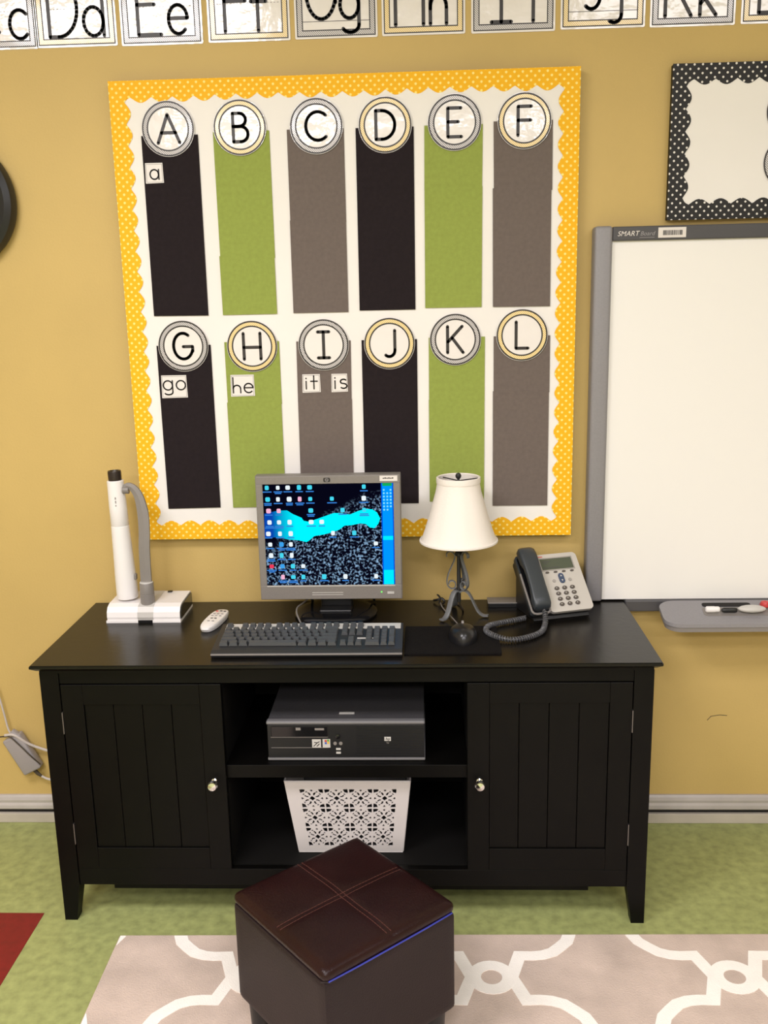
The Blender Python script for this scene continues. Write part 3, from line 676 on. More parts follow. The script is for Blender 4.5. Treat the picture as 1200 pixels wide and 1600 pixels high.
boxes('sticker_print', [(.092+.0048*k, .0955+.0048*k, yF-.0013, yF-.0008, 1.0825, 1.0850+.001*(k % 2)) for k in range(6)], MT['ink'], st)
box('power_button', .098, .116, yF-.0016, yF-.0002, .7705, .7770, MT['silverlt'], t, .0005)
lathe('power_light', [(.0022, 0), (.0022, .0008), (0, .0012)], emis('green_led', (120, 255, 110), 1.3), t, n=12, xf=Matrix.Translation((.0825, yF-.0002, .7760)) @ Matrix.Rotation(PI/2, 4, 'X'))
box('neck', -.086, .000, -.125, -.085, .706, .80, MT['black'], t, .006, 3, True)
lathe('base', [(.108, .7012), (.112, .705), (.112, .709), (.106, .7135), (.085, .7165), (.05, .7185), (0, .719)], MT['gloss'], t, c=(-.045, -.128), n=64)
box('neck_foot', -.086, .000, -.165, -.126, .7165, .724, MT['black'], t, .003)
tube('cable', smoothpath([(-.118, -.10, .80), (-.122, -.08, .765), (-.12, -.065, .73), (-.119, -.03, .7045)]), .004, MT['black'], t)
tube('cable', smoothpath([(.02, -.10, .80), (.026, -.08, .765), (.05, -.06, .74), (.055, -.03, .706)]), .0035, MT['black'], t)
# picture on the screen: panel with procedural glow, then flat shapes
sm = bpy.data.materials.new('screen_picture'); sm.use_nodes = True; nt = sm.node_tree; nt.nodes.clear()
out_ = nd(nt, 'ShaderNodeOutputMaterial'); em = nd(nt, 'ShaderNodeEmission'); nt.links.new(em.outputs[0], out_.inputs[0])
tc = nd(nt, 'ShaderNodeTexCoord'); sp = nd(nt, 'ShaderNodeSeparateXYZ'); nt.links.new(tc.outputs['Object'], sp.inputs[0])
# object origin is the monitor's: x from -.171..+.171 about centre, z offset
n1 = nd(nt, 'ShaderNodeTexNoise'); n1.inputs['Scale'].default_value = 165; n1.inputs['Detail'].default_value = 5; nt.links.new(tc.outputs['Object'], n1.inputs['Vector'])
n2 = nd(nt, 'ShaderNodeTexNoise'); n2.inputs['Scale'].default_value = 14; n2.inputs['Detail'].default_value = 3; nt.links.new(tc.outputs['Object'], n2.inputs['Vector'])
r1 = nd(nt, 'ShaderNodeMapRange'); r1.inputs['From Min'].default_value = .50; r1.inputs['From Max'].default_value = .70; nt.links.new(n1.outputs[0], r1.inputs['Value'])
# region below a wavy line is speckled rock, above is night
a1 = nd(nt, 'ShaderNodeMath', operation='MULTIPLY_ADD'); a1.inputs[1].default_value = .10; nt.links.new(n2.outputs[0], a1.inputs[0]); nt.links.new(sp.outputs['Z'], a1.inputs[2])
ax = nd(nt, 'ShaderNodeMath', operation='MULTIPLY_ADD'); ax.inputs[1].default_value = -.45; nt.links.new(sp.outputs['X'], ax.inputs[0]); nt.links.new(a1.outputs[0], ax.inputs[2])
r2 = nd(nt, 'ShaderNodeMapRange'); r2.inputs['From Min'].default_value = .345; r2.inputs['From Max'].default_value = .305; nt.links.new(ax.outputs[0], r2.inputs['Value'])
mu = nd(nt, 'ShaderNodeMath', operation='MULTIPLY'); nt.links.new(r1.outputs[0], mu.inputs[0]); nt.links.new(r2.outputs[0], mu.inputs[1])
mc = nd(nt, 'ShaderNodeMix', data_type='RGBA'); mc.inputs['A'].default_value = (.0018, .0018, .008, 1); mc.inputs['B'].default_value = (.30, .50, .75, 1)
nt.links.new(mu.outputs[0], mc.inputs['Factor']); nt.links.new(mc.outputs['Result'], em.inputs[0]); em.inputs[1].default_value = 1
scr = box('screen', sx0, sx1, yF+.002, yF+.006, sz0, sz1, sm, t)
def spx(x, y):    # measured picture coordinates -> screen
    u = (x-(102+ (y-130)*.028))/((1085-(102))); v = (885-y)/(885-130)
    return (sx0+u*(sx1-sx0), sz0+v*(sz1-sz0))
def blobpoly(pts): return [spx(*p) for p in pts]
ys = yF+.0019
# deep blue haze at left, then cyan band
def flat(name, polys, m, k): return prism(name, polys, ys-.0001*k, ys-.0001*k-.00008, m, scr)
hz = bpy.data.materials.new('screen_blue_haze'); hz.use_nodes = True; nt = hz.node_tree; nt.nodes.clear()
oo = nd(nt, 'ShaderNodeOutputMaterial'); e2 = nd(nt, 'ShaderNodeEmission'); tc = nd(nt, 'ShaderNodeTexCoord'); sp = nd(nt, 'ShaderNodeSeparateXYZ')
nt.links.new(tc.outputs['Object'], sp.inputs[0]); rr = nd(nt, 'ShaderNodeMapRange'); rr.inputs['From Min'].default_value = -.150; rr.inputs['From Max'].default_value = -.088
nt.links.new(sp.outputs['X'], rr.inputs['Value']); mc = nd(nt, 'ShaderNodeMix', data_type='RGBA'); mc.inputs['A'].default_value = (.002, .06, .42, 1); mc.inputs['B'].default_value = (0, .90, 1, 1)
nt.links.new(rr.outputs[0], mc.inputs['Factor']); nt.links.new(mc.outputs['Result'], e2.inputs[0]); nt.links.new(e2.outputs[0], oo.inputs[0])
flat('cyan_cloud', [blobpoly([(112, 345), (180, 330), (235, 322), (285, 322), (330, 350), (395, 378), (410, 400), (450, 408), (520, 385), (570, 368), (640, 345), (700, 348), (760, 358), (830, 330), (880, 318), (930, 322), (965, 345), (990, 390), (975, 430), (945, 462), (910, 455), (880, 430), (840, 425), (770, 438), (720, 440), (680, 470), (620, 490), (560, 505), (490, 515), (455, 545), (430, 560), (370, 545), (300, 540), (200, 520), (112, 530)])], hz, 1)
ICY, IWH, IPK, IRD, IBL = emis('icon_cyan', (70, 215, 240)), emis('icon_white', (235, 245, 250)), emis('icon_pink', (245, 180, 210)), emis('icon_red', (235, 60, 90)), emis('icon_blue', (60, 160, 235))
ICAP = emis('icon_caption', (60, 140, 235), .8); ITB = emis('taskbar_blue', (0, 150, 255)); ITC = emis('taskbar_cyan', (0, 235, 255)); ITG = emis('start_green', (20, 170, 90)); ITE = emis('taskbar_edge', (0, 80, 215))
icons = [(155, [(135, 'c'), (218, 'w'), (293, 'w'), (378, 'c'), (458, 'c'), (865, 'c')]), (240, [(140, 'c'), (218, 'w'), (303, 'w'), (382, 'p'), (462, 'c'), (625, 'c'), (865, 'w')]),
 (325, [(145, 'p'), (222, 'p'), (465, 'c'), (705, 'c'), (868, 'c')]), (410, [(150, 'w'), (223, 'w'), (303, 'w'), (467, 'w'), (547, 'w')]),
 (495, [(140, 'w'), (228, 'w'), (310, 'w'), (632, 'w'), (793, 'c')]), (575, [(152, 'w'), (238, 'b'), (310, 'w'), (957, 'w')]),
 (658, [(157, 'w'), (238, 'c'), (315, 'w')]), (740, [(160, 'r'), (243, 'b'), (323, 'c'), (402, 'w')]),
 (822, [(245, 'p'), (325, 'c'), (402, 'c'), (562, 'c'), (725, 'w'), (960, 'w')])]
cm = {'c': ICY, 'w': IWH, 'p': IPK, 'r': IRD, 'b': IBL}; caps = []
for y, row in icons:
    for x, k in row:
        X, Z = spx(x, y); w, h = .0058*random.uniform(.8, 1.1), .0064*random.uniform(.8, 1.1)
        flat('desktop_icon', [rrect(X-w, X+w, Z-h, Z+h, min(w, h)*.55, 3)], cm[k], 3)
        n = 2 if random.random() < .4 else 1
        for q in range(n):
            L = .012*random.uniform(.7, 1.1); caps.append(rrect(X-L, X+L, Z-.0125-.0042*q, Z-.0095-.0042*q, .001, 1))
flat('icon_captions', caps, ICAP, 2)
def rq(x0, x1, y0, y1): a = spx(x0, y0); b = spx(x1, y1); return [(a[0], b[1]), (b[0], b[1]), (b[0], a[1]), (a[0], a[1])]
tbx = sx0+(sx1-sx0)*.905
flat('taskbar', [[(tbx, sz0+.0003), (sx1-.0003, sz0+.0003), (sx1-.0003, sz1-.0003), (tbx, sz1-.0003)]], ITB, 2)
flat('taskbar_edge', [[(tbx, sz0+.0003), (tbx+.003, sz0+.0003), (tbx+.003, sz1-.0003), (tbx, sz1-.0003)], [(sx1-.003, sz0+.0003), (sx1-.0003, sz0+.0003), (sx1-.0003, sz1-.0003), (sx1-.003, sz1-.0003)]], ITE, 3)
dz = (sz1-sz0)/755
flat('taskbar_band', [[(tbx+.003, sz0+.0003), (sx1-.003, sz0+.0003), (sx1-.003, sz0+110*dz), (tbx+.003, sz0+110*dz)], [(tbx+.003, sz0+335*dz), (sx1-.003, sz0+335*dz), (sx1-.003, sz0+365*dz), (tbx+.003, sz0+365*dz)]], ITC, 3)
flat('start_button', [[(tbx+.004, sz1-.008), (sx1-.004, sz1-.008), (sx1-.004, sz1-.0003), (tbx+.004, sz1-.0003)]], ITG, 4)
tr = []
for j in range(7):
    for i in range(3):
        if (j, i) in ((0, 1), (6, 2)): continue
        tr.append(circle(tbx+.0075+.0088*i, sz1-.0185-.0088*j, .0026, 8))
flat('tray_icons', tr, emis('tray_icon', (140, 225, 250)), 4)
O = Vector((0, 0, 0))

# ------------------------------------------------------------------ keyboard
t = thing('keyboard', 'black and silver full size keyboard at the cabinet front edge', 'keyboard', (-.088, -.372, CH))
kx0, kx1, ky0, ky1 = -.320, .142, -.451, -.293
sl_ = .10
def kz(y): return .7175+(y-ky0)*sl_
V = [(x, y, z) for x in (kx0, kx1) for y, z in ((ky0, .7025), (ky0-.003, .708), (ky0-.001, .7135), (ky0+.012, kz(ky0+.012)-.001), (ky1-.004, kz(ky1)), (ky1, kz(ky1)-.003), (ky1, .7025))]
mesh('body', V, [list(range(7)), list(range(7, 14))]+[[i, (i+1) % 7, 7+(i+1) % 7, 7+i] for i in range(7)], MT['kbody'], t)
box('front_edge', kx0, kx1, ky0-.0045, ky0-.0015, .7085, .7125, MT['grey'], t, .0008)
def kq(name, x0, x1, y0, y1, h, m, p): 
    V = [(x, y, kz(y)+c) for c in (-.0015, h) for y in (y0, y1) for x in (x0, x1)]
    return mesh(name, V, [(0,2,3,1),(4,5,7,6),(0,1,5,4),(2,6,7,3),(0,4,6,2),(1,3,7,5)], m, p)
kq('silver_panel', kx0+.012, kx1-.006, ky1-.036, ky1-.005, .0008, MT['silverlt'], t)['label'] = 'silver strip behind the keys'
kq('silver_strip', .030, .083, -.385, -.381, .0012, MT['silverlt'], t)
U = .0193
keymesh = {}
def key(x, y, w, d=.0165, m='key'):
    k = (round(w, 4), d)
    if k not in keymesh:
        hw, hd = w/2, d/2; ins = .0022; h = .0085
        V = [(-hw, -hd, 0), (hw, -hd, 0), (hw, hd, 0), (-hw, hd, 0), (-hw+ins, -hd+.0015, h), (hw-ins, -hd+.0015, h), (hw-ins, hd-ins-.001, h+.001), (-hw+ins, hd-ins-.001, h+.001)]
        me = bpy.data.meshes.new('key'); me.from_pydata(V, [], [(0,3,2,1),(4,5,6,7),(0,1,5,4),(1,2,6,5),(2,3,7,6),(3,0,4,7)]); me.materials.append(MT['key']); keymesh[k] = me
    o = bpy.data.objects.new('key', keymesh[k]); C.objects.link(o); o.parent = t
    o.location = Vector((x, y, kz(y)+.0002))-O; o.rotation_euler = (math.atan(sl_), 0, 0)
X0 = kx0+.013
rows = [[1]*13+[2], [1.5]+[1]*12+[1.5], [1.75]+[1]*11+[2.25], [2.25]+[1]*10+[2.75], [1.25]*3+[6.25]+[1.25]*4]
for r, row in enumerate(rows):
    y = -.3385-.0188*r-.0; x = X0
    for w in row: key(x+w*U/2, y, w*U-.0026); x += w*U
yfn = -.3140
for off, n in ((0, 1), (2, 4), (6.5, 4), (11, 4)):
    for i in range(n): key(X0+(off+i+.5)*U, yfn, U-.003, .014)
NX = X0+15*U+.0055
for i in range(3):
    key(NX+(i+.5)*U*.97, yfn, U-.003, .014)
    for r in (0, 1): key(NX+(i+.5)*U*.97, -.3385-.0188*r, U-.003)
    key(NX+(i+.5)*U*.97, -.3385-.0188*4, U-.003)
key(NX+1.5*U*.97, -.3385-.0188*3, U-.003)
PX = NX+3*U*.97+.0055
for r in range(5):
    for i in range(4):
        if i == 3 and r in (1, 2, 3, 4): continue
        if r == 4 and i in (0, 1): continue
        key(PX+(i+.5)*U*.97, -.3385-.0188*r, U-.003)
key(PX+1*U*.97, -.3385-.0188*4, 2*U-.003)
key(PX+3.5*U*.97, -.3385-.0188*1.5, U-.003, .034); key(PX+3.5*U*.97, -.3385-.0188*3.5, U-.003, .034)
tube('cable', smoothpath([(-.105, -.292, .722), (-.118, -.270, .716), (-.132, -.235, .722), (-.143, -.200, .729), (-.146, -.16, .731), (-.135, -.13, .733), (-.115, -.10, .742), (-.095, -.10, .752)]), .0022, MT['grey'], t)

# ------------------------------------------------------------------ mouse pad, mouse
o = prism('mouse_pad', [rrect(.146, .381, -.438, -.245, .004)], .7012, .7052, MT['mat'], None, FLAT); solo(o, (.26, -.34, .7012))
tag(o, 'black fabric mouse pad right of the keyboard', 'mouse pad')
t = thing('computer_mouse', 'glossy black computer mouse on the mouse pad', 'mouse', (.292, -.335, .7054))
V, Fc = [], []; n = 20; m_ = 9
for i in range(m_+1):
    ph = PI/2*i/m_
    for k in range(n):
        a = 2*PI*k/n; r = math.cos(ph)**.6 if i < m_ else 0
        yy = math.sin(a)*.059*r; xx = math.cos(a)*.0355*r*(1-.12*math.sin(a)**2)
        V.append((.292+xx, -.335+yy, .7056+.004+.031*math.sin(ph)*(1-.25*(yy/.056))))
for i in range(m_):
    for k in range(n): j = (k+1) % n; Fc.append([i*n+k, i*n+j, (i+1)*n+j, (i+1)*n+k])
mesh('shell', V, Fc, mat('mouse_plastic', (.012, .012, .014), .28, raw=True), t, True)
V2 = [(v[0]*1, v[1], .7054) for v in V[:n]]+[(v[0], v[1], v[2]) for v in V[:n]]
mesh('underside', V2, [list(range(n))]+[[i, (i+1) % n, n+(i+1) % n, n+i] for i in range(n)], MT['black'], t, True)
lathe('scroll_wheel', [(0, -.003), (.006, -.003), (.0065, 0), (.006, .003), (0, .003)], MT['grey'], t, n=16, xf=Matrix.Translation((.292, -.306, .735)) @ Matrix.Rotation(PI/2, 4, 'Y'))
tube('cable', smoothpath([(.290, -.279, .712), (.285, -.25, .7085), (.27, -.19, .7078), (.255, -.13, .7050), (.245, -.09, .705), (.24, -.05, .7045)]), .0017, MT['grey'], t)
t = thing('cable_tie_bundle', 'small tangle of black cable behind the lamp foot', 'cable', (.238, -.04, .7012))
tube('cable', smoothpath([(.222, -.035, .707), (.232, -.045, .712), (.243, -.045, .716), (.252, -.05, .709), (.247, -.06, .7045)]), .0032, MT['black'], t)
tube('tie', smoothpath([(.242, -.043, .712), (.238, -.045, .722), (.232, -.05, .728), (.240, -.055, .718), (.236, -.055, .7045)]), .0018, MT['black'], t)

# ------------------------------------------------------------------ table lamp
LX, LY = .2885, -.147
t = thing('table_lamp', 'small table lamp with cream bell shade and wrought iron scroll base', 'lamp', (LX, LY, CH))
V, Fc = [], []; n = 72
prof = [(.1025, .9090), (.1010, .9115), (.0975, .9200), (.0895, .9420), (.0790, .9760), (.0690, 1.0120), (.0610, 1.0400), (.0562, 1.0620), (.0552, 1.0740), (.0545, 1.0785)]
inner = [(r-.0022, z) for r, z in reversed(prof)]
P = prof+inner
for q, (r, z) in enumerate(P):
    for i in range(n):
        a = 2*PI*i/n; f_ = abs(math.sin(3*a+.5)); rr_ = r*(1-.022*(1-f_)*(1 if .915 < z < 1.06 else .3)); V.append((LX+rr_*math.cos(a), LY+rr_*math.sin(a), z))
L_ = len(P)
for k in range(L_):
    kk = (k+1) % L_
    for i in range(n): j = (i+1) % n; Fc.append([k*n+i, k*n+j, kk*n+j, kk*n+i])
sh_ = mesh('lamp_shade', V, Fc, MT['cream'], t, True)
def hoop(nm, r0, z0, z1, th, m, p): lathe(nm, [(r0, z0), (r0+th, z0+.001), (r0+th+.0006, (z0+z1)/2), (r0+th, z1-.001), (r0, z1), (r0-.0012, z1-.001), (r0-.0012, z0), (r0, z0)], m, p, c=(LX, LY), n=64, cap=False)
hoop('shade_trim', .0552, 1.0640, 1.0805, .0022, MT['cream'], sh_)
hoop('shade_trim', .1012, .9065, .9135, .0022, MT['cream'], sh_)
for k in range(3):
    a = 2*PI*k/3+.3; tube('shade_spoke', [(LX, LY, 1.070), (LX+.053*math.cos(a), LY+.053*math.sin(a), 1.073)], .0015, MT['irondk'], sh_)
lathe('finial', [(0, 1.0695), (.004, 1.0695), (.003, 1.074), (.0065, 1.078), (.0080, 1.083), (.0060, 1.089), (0, 1.0915)], MT['irondk'], t, c=(LX, LY), n=20)
lathe('stem', [(.0055, .740), (.0055, .80), (.0048, .865), (.010, .868), (.010, .876), (.006, .88), (.006, .895), (.014, .90), (.014, .94), (.003, .945), (.003, 1.070), (0, 1.070)], MT['irondk'], t, c=(LX, LY), n=16)
scr_p = [(.028, .866), (.0275, .875), (.021, .880), (.014, .877), (.009, .868), (.0105, .855), (.017, .838), (.024, .818), (.0275, .800), (.026, .786), (.018, .777), (.009, .779), (.0075, .790), (.013, .798), (.021, .797), (.0235, .789)]
for ang in (184, 318, 62):
    a = math.radians(ang); d = Vector((math.cos(a), math.sin(a), 0)); pw = Vector((-math.sin(a), math.cos(a), 0))
    tube('scroll', [Vector((LX, LY, 0))+d*p.x*1.15+Vector((0, 0, p.y)) for p in smoothpath([(r, z, 0) for r, z in scr_p], 5)], 1, MT['iron'], t, 8, flat=(.0052, .0017), ref=pw)
legp = [(.002, .766), (.014, .772), (.026, .768), (.036, .755), (.046, .735), (.058, .715), (.072, .7062), (.086, .7066)]
for ang, ls in ((228, .84), (345, .93), (100, .95)):
    a = math.radians(ang); d = Vector((math.cos(a), math.sin(a), 0)); pw = Vector((-math.sin(a), math.cos(a), 0))
    tube('leg', [Vector((LX, LY, 0))+d*p.x*ls+Vector((0, 0, p.y)) for p in smoothpath([(r, z+.0, 0) for r, z in legp], 5)], 1, MT['iron'], t, 8, flat=(.0078, .0026), ref=pw)
tube('cord', smoothpath([(LX+.002, LY+.004, .745), (LX+.004, LY+.014, .725), (LX+.012, LY+.03, .706), (LX+.01, LY+.06, .704), (LX, LY+.09, .704)]), .0024, MT['cordb'], t)

# ------------------------------------------------------------------ flat case behind the phone
t = thing('flat_case', 'thin dark flat case lying between the lamp and the telephone', 'case', (.43, -.06, CH))
box('lid', .370, .464, -.090, -.040, .7135, .7165, MT['grey'], t, .001)
box('shell', .371, .463, -.0885, -.041, .7012, .7133, MT['gloss'], t, .001)

# ------------------------------------------------------------------ desk telephone (local frame: x across, s up the slope, n out of it)
ANG = math.radians(44); PH = Matrix.Identity(4)
t = thing('desk_phone', 'silver and dark grey desk telephone with handset on its left', 'telephone', (.561, -.183, CH), math.radians(17), local=True)
ex, es, en = Vector((1, 0, 0)), Vector((0, math.cos(ANG), math.sin(ANG))), Vector((0, -math.sin(ANG), math.cos(ANG)))
PB = Vector((0, 0, .016))
def ph(a, b, c): return tuple(PB+ex*a+es*b+en*c)
LS = .176
prism('faceplate', [rrect(-.036, .088, 0, LS, .012)], .0, .010, MT['phone'], t, ph)
prism('body', [rrect(-.090, .086, .002, LS-.002, .012)], -.016, -.0005, MT['black'], t, ph)
cr_ = prism('cradle', [rrect(-.0905, -.0365, -.001, LS+.001, .009)], -.0002, .012, MT['slate'], t, ph)
prism('cradle_well', [rrect(-.086, -.041, .004, LS-.004, .008)], .0121, .0126, MT['gloss'], cr_, ph)
ring_pts = [ph(a, b, .012) for a, b in rrect(-.0885, -.0385, .001, .060, .010) if True]
# wedge foot that props the phone
V = []
for x in (-.08, .078):
    for p in ((.010, .0), (.150, .0), (.135, .098), (.115, .098)): V.append((x, p[0], p[1]+.0012 if p[1] == 0 else p[1]))
V = []
for x in (-.08, .078): V += [(x, .004, .0012), (x, .128, .0012), (x, .128, .108), (x, .110, .112)] + [(x, .012, .013)]
mesh('stand', V, [[0, 1, 2, 3, 4], [5, 6, 7, 8, 9]]+[[i, (i+1) % 5, 5+(i+1) % 5, 5+i] for i in range(5)], MT['black'], t)
prism('display', [rrect(-.022, .070, .127, .161, .002)], .0098, .0104, MT['lcd'], t, ph)
boxes_ = []
dispf = prism('display_frame', [[(-.025, .124), (.073, .124), (.073, .127), (-.025, .127)], [(-.025, .161), (.073, .161), (.073, .164), (-.025, .164)], [(-.025, .127), (-.022, .127), (-.022, .161), (-.025, .161)], [(.070, .127), (.073, .127), (.073, .161), (.070, .161)]], .0098, .0112, MT['silver'], t, ph)
prism('display_text', [[(-.016, .152), (.006, .152), (.006, .154), (-.016, .154)], [(-.012, .146), (-.002, .146), (-.002, .148), (-.012, .148)], [(-.018, .132), (.030, .132), (.030, .134), (-.018, .134)]], .0103, .0106, MT['topbar'], t, ph)
for k in range(4): prism('soft_key', [circle(-.011+.024*k, .1185, .0055, 14, .0028)], .0098, .0122, MT['button'], t, ph)
nv = prism('navigation_button', [rrect(.0165, .0315, .083, .113, .0072, 6)], .0098, .0130, MT['navy'], t, ph)
prism('arrow_mark', [[(.021, .103), (.027, .103), (.024, .108)], [(.021, .093), (.027, .093), (.024, .088)]], .0129, .0133, MT['silverlt'], nv, ph)
for x in (.001, .047): prism('round_button', [circle(x, .092, .0048, 18)], .0098, .0116, MT['silver'], t, ph)
for r in range(4):
    for c in range(3):
        x = .001+.0225*c+.0012*r*0; s = .0685-.0160*r
        kk = prism('number_key', [circle(x, s, .0068, 18, .0054)], .0098, .0130, MT['button'], t, ph)
        prism('key_mark', [circle(x-.001, s+.0008, .0016, 8)], .0129, .0132, MT['silverlt'], kk, ph)
prism('red_label', [rrect(-.030, -.010, .1675, .1700, .0008)], .0098, .0102, MT['redprint'], t, ph)
prism('side_button', [rrect(-.0355, -.0325, .080+.012*k, .086+.012*k, .001) for k in range(3)], .0098, .0118, MT['black'], t, ph)
# handset: lofted rounded sections along s
secs = [(.006, .014, .013, .022), (.010, .0225, .012, .034), (.018, .0245, .012, .040), (.034, .0250, .013, .042), (.045, .0240, .020, .043), (.070, .0225, .026, .045), (.100, .0222, .028, .047), (.125, .0228, .026, .048), (.145, .0245, .016, .049), (.165, .0250, .013, .048), (.180, .0240, .013, .044), (.187, .0200, .015, .038), (.190, .012, .018, .030)]
V, Fc = [], []; n = 24
for s, hw, n0, n1 in secs:
    for k in range(n):
        a = 2*PI*k/n; ca, sa = math.cos(a), math.sin(a); e_ = .55
        V.append(ph(-.062+math.copysign(abs(ca)**e_, ca)*hw, s, (n0+n1)/2+math.copysign(abs(sa)**e_, sa)*(n1-n0)/2))
for i in range(len(secs)-1):
    for k in range(n): j = (k+1) % n; Fc.append([i*n+k, i*n+j, (i+1)*n+j, (i+1)*n+k])
Fc += [list(range(n)), list(range((len(secs)-1)*n, len(secs)*n))]
mesh('handset', V, Fc, MT['slate'], t, True)['label'] = 'dark slate grey handset'
tube('cradle_rim', [ph(*p, .0145) for p in [(-.0895, .12), (-.0895, .04), (-.0895, .008), (-.086, .001), (-.078, -.002), (-.050, -.002), (-.042, .001), (-.0385, .006), (-.038, .02)]], .0030, MT['grey'], t, 8)
# coiled cord, in the phone's frame
inv = (Matrix.Translation((.561, -.183, CH)) @ Matrix.Rotation(math.radians(17), 4, 'Z')).inverted()
path = smoothpath([inv @ Vector(p) for p in [(.508, -.232, .740), (.505, -.262, .718), (.490, -.305, .7095), (.455, -.342, .7095), (.411, -.360, .7095), (.372, -.342, .7125), (.352, -.300, .7115), (.362, -.262, .7115), (.392, -.236, .7095), (.434, -.214, .7095), (.462, -.198, .7095)]], 60)
CL = [0]
for a_, b_ in zip(path, path[1:]): CL.append(CL[-1]+(b_-a_).length)
tot = CL[-1]; turns = int(tot/.0066); hp = []; N = turns*9; idx = 0
for i in range(N+1):
    s = tot*i/N
    while idx < len(CL)-2 and CL[idx+1] < s: idx += 1
    f_ = (s-CL[idx])/max(1e-9, CL[idx+1]-CL[idx]); p = path[idx].lerp(path[idx+1], f_); T_ = (path[idx+1]-path[idx]).normalized()
    u = Vector((0, 0, 1)); u = (u-T_*u.dot(T_)).normalized(); w = T_.cross(u); a = 2*PI*i/9
    hp.append(p+(u*math.cos(a)+w*math.sin(a))*.0056)
tube('coiled_cord', hp, .0021, MT['coil'], t, 5)
tube('cord_core', path[::6], .0032, MT['coil'], t, 8)
O = Vector((0, 0, 0))

# ------------------------------------------------------------------ document camera
t = thing('document_camera', 'white document camera with tilted tube head and grey arm', 'document camera', (-.555, -.125, CH))
V = []; pr = [(-.186, .7075), (-.189, .716), (-.187, .730), (-.178, .742), (-.160, .7475), (-.060, .7495), (-.054, .746), (-.054, .7075)]
def ext(name, pr, x0, x1, m, p, sm=False):
    n = len(pr); V = [(x, y, z) for x in (x0, x1) for y, z in pr]
    return mesh(name, V, [list(range(n)), list(range(n, 2*n))]+[[i, (i+1) % n, n+(i+1) % n, n+i] for i in range(n)], m, p, sm)
ext('base', pr, -.658, -.460, MT['white'], t)
ext('base_rim', [(-.191, .7012), (-.191, .7072), (-.052, .7072), (-.052, .7012)], -.660, -.458, MT['white'], t)
ext('side_cap', [(-.182, .710), (-.184, .716), (-.182, .729), (-.175, .738), (-.160, .7435), (-.064, .7455), (-.058, .743), (-.058, .710)], -.4598, -.4570, MT['gloss'], t)
ext('silver_band', [(y*1.0+(-.001 if y < -.15 else 0), z+(.0008 if z > .74 else 0)) for y, z in pr[:6]]+[(-.13, .7485), (-.13, .7076)], -.575, -.532, MT['silverlt'], t)
box('band_foot', -.573, -.534, -.1925, -.190, .7014, .7085, MT['gloss'], t)
lathe('collar', [(.0190, .744), (.0190, .772), (.0184, .7725), (.0184, .7735), (.0188, .774), (.0188, .802), (.0175, .804), (0, .804)], MT['grey'], t, c=(-.5535, -.155), n=32)
lathe('collar_top', [(.0182, .8042), (.0170, .8062), (0, .8065)], MT['silverlt'], t, c=(-.5535, -.155), n=32)
armp = [(-.5535, -.155, .803), (-.5535, -.153, .85), (-.553, -.150, .90), (-.551, -.146, .94), (-.5515, -.142, .98), (-.555, -.139, 1.01), (-.562, -.136, 1.038), (-.574, -.134, 1.058), (-.588, -.133, 1.066), (-.600, -.132, 1.062)]
V, Fc = [], []; Pp = smoothpath(armp, 5); nP = len(Pp)
for i, p in enumerate(Pp):
    f_ = i/(nP-1); hw = .0145 if f_ < .5 else .0145-(f_-.5)*.016; T_ = (Pp[min(i+1, nP-1)]-Pp[max(i-1, 0)]).normalized(); s_ = Vector((0, 1, 0)).cross(T_).normalized()
    fr_ = Vector((0, 1, 0)); th2 = .006
    V += [p-s_*hw-fr_*th2*.6, p-fr_*th2, p+s_*hw-fr_*th2*.6, p+s_*hw+fr_*th2*.6, p+fr_*th2, p-s_*hw+fr_*th2*.6]
for i in range(nP-1):
    for k in range(6): j = (k+1) % 6; Fc.append([i*6+k, i*6+j, (i+1)*6+j, (i+1)*6+k])
Fc += [list(range(6)), list(range((nP-1)*6, nP*6))]
mesh('arm', V, Fc, MT['grey'], t)
pb, pt = Vector((-.616, -.128, .7505)), Vector((-.625, -.125, 1.080)); ax_ = (pt-pb); Lt = ax_.length
rotm = Vector((0, 0, 1)).rotation_difference(ax_.normalized()).to_matrix().to_4x4()
Xt = Matrix.Translation(pb) @ rotm
lathe('tube_head', [(.0275, .003), (.029, .006), (.0290, .02), (.0285, .06), (.0265, .12), (.0242, .205), (.0235, .2055), (.0235, .2068), (.0240, .2075), (.0235, .26), (.0222, Lt-.002), (.0205, Lt), (0, Lt)], MT['white'], t, n=40, xf=Xt)
lathe('lens_cap', [(.0175, Lt+.0002), (.0180, Lt+.022), (.0170, Lt+.026), (.0135, Lt+.026), (.0125, Lt+.022), (0, Lt+.022)], mat('dark_brown_lens', (.020, .012, .010), .3, raw=True), t, n=32, xf=Xt)
lathe('pivot', [(.010, 0), (.010, .016), (0, .017)], MT['grey'], t, n=20, xf=Matrix.Translation((-.604, -.132, 1.054)) @ Matrix.Rotation(PI/2, 4, 'Y'))
box('focus_button', -.592, -.585, -.140, -.126, .806, .822, MT['grey'], t, .002, 2)
for k, (dz_, h_) in enumerate(((0, .006), (-.010, .007), (-.020, .004))):
    box('printed_mark', -.6225, -.6195, -.1495, -.1486, 1.035+dz_-h_/2, 1.035+dz_+h_/2, MT['inkgrey'], t)
box('rear_connector', -.520, -.508, -.075, -.065, .7502, .7525, MT['black'], t)
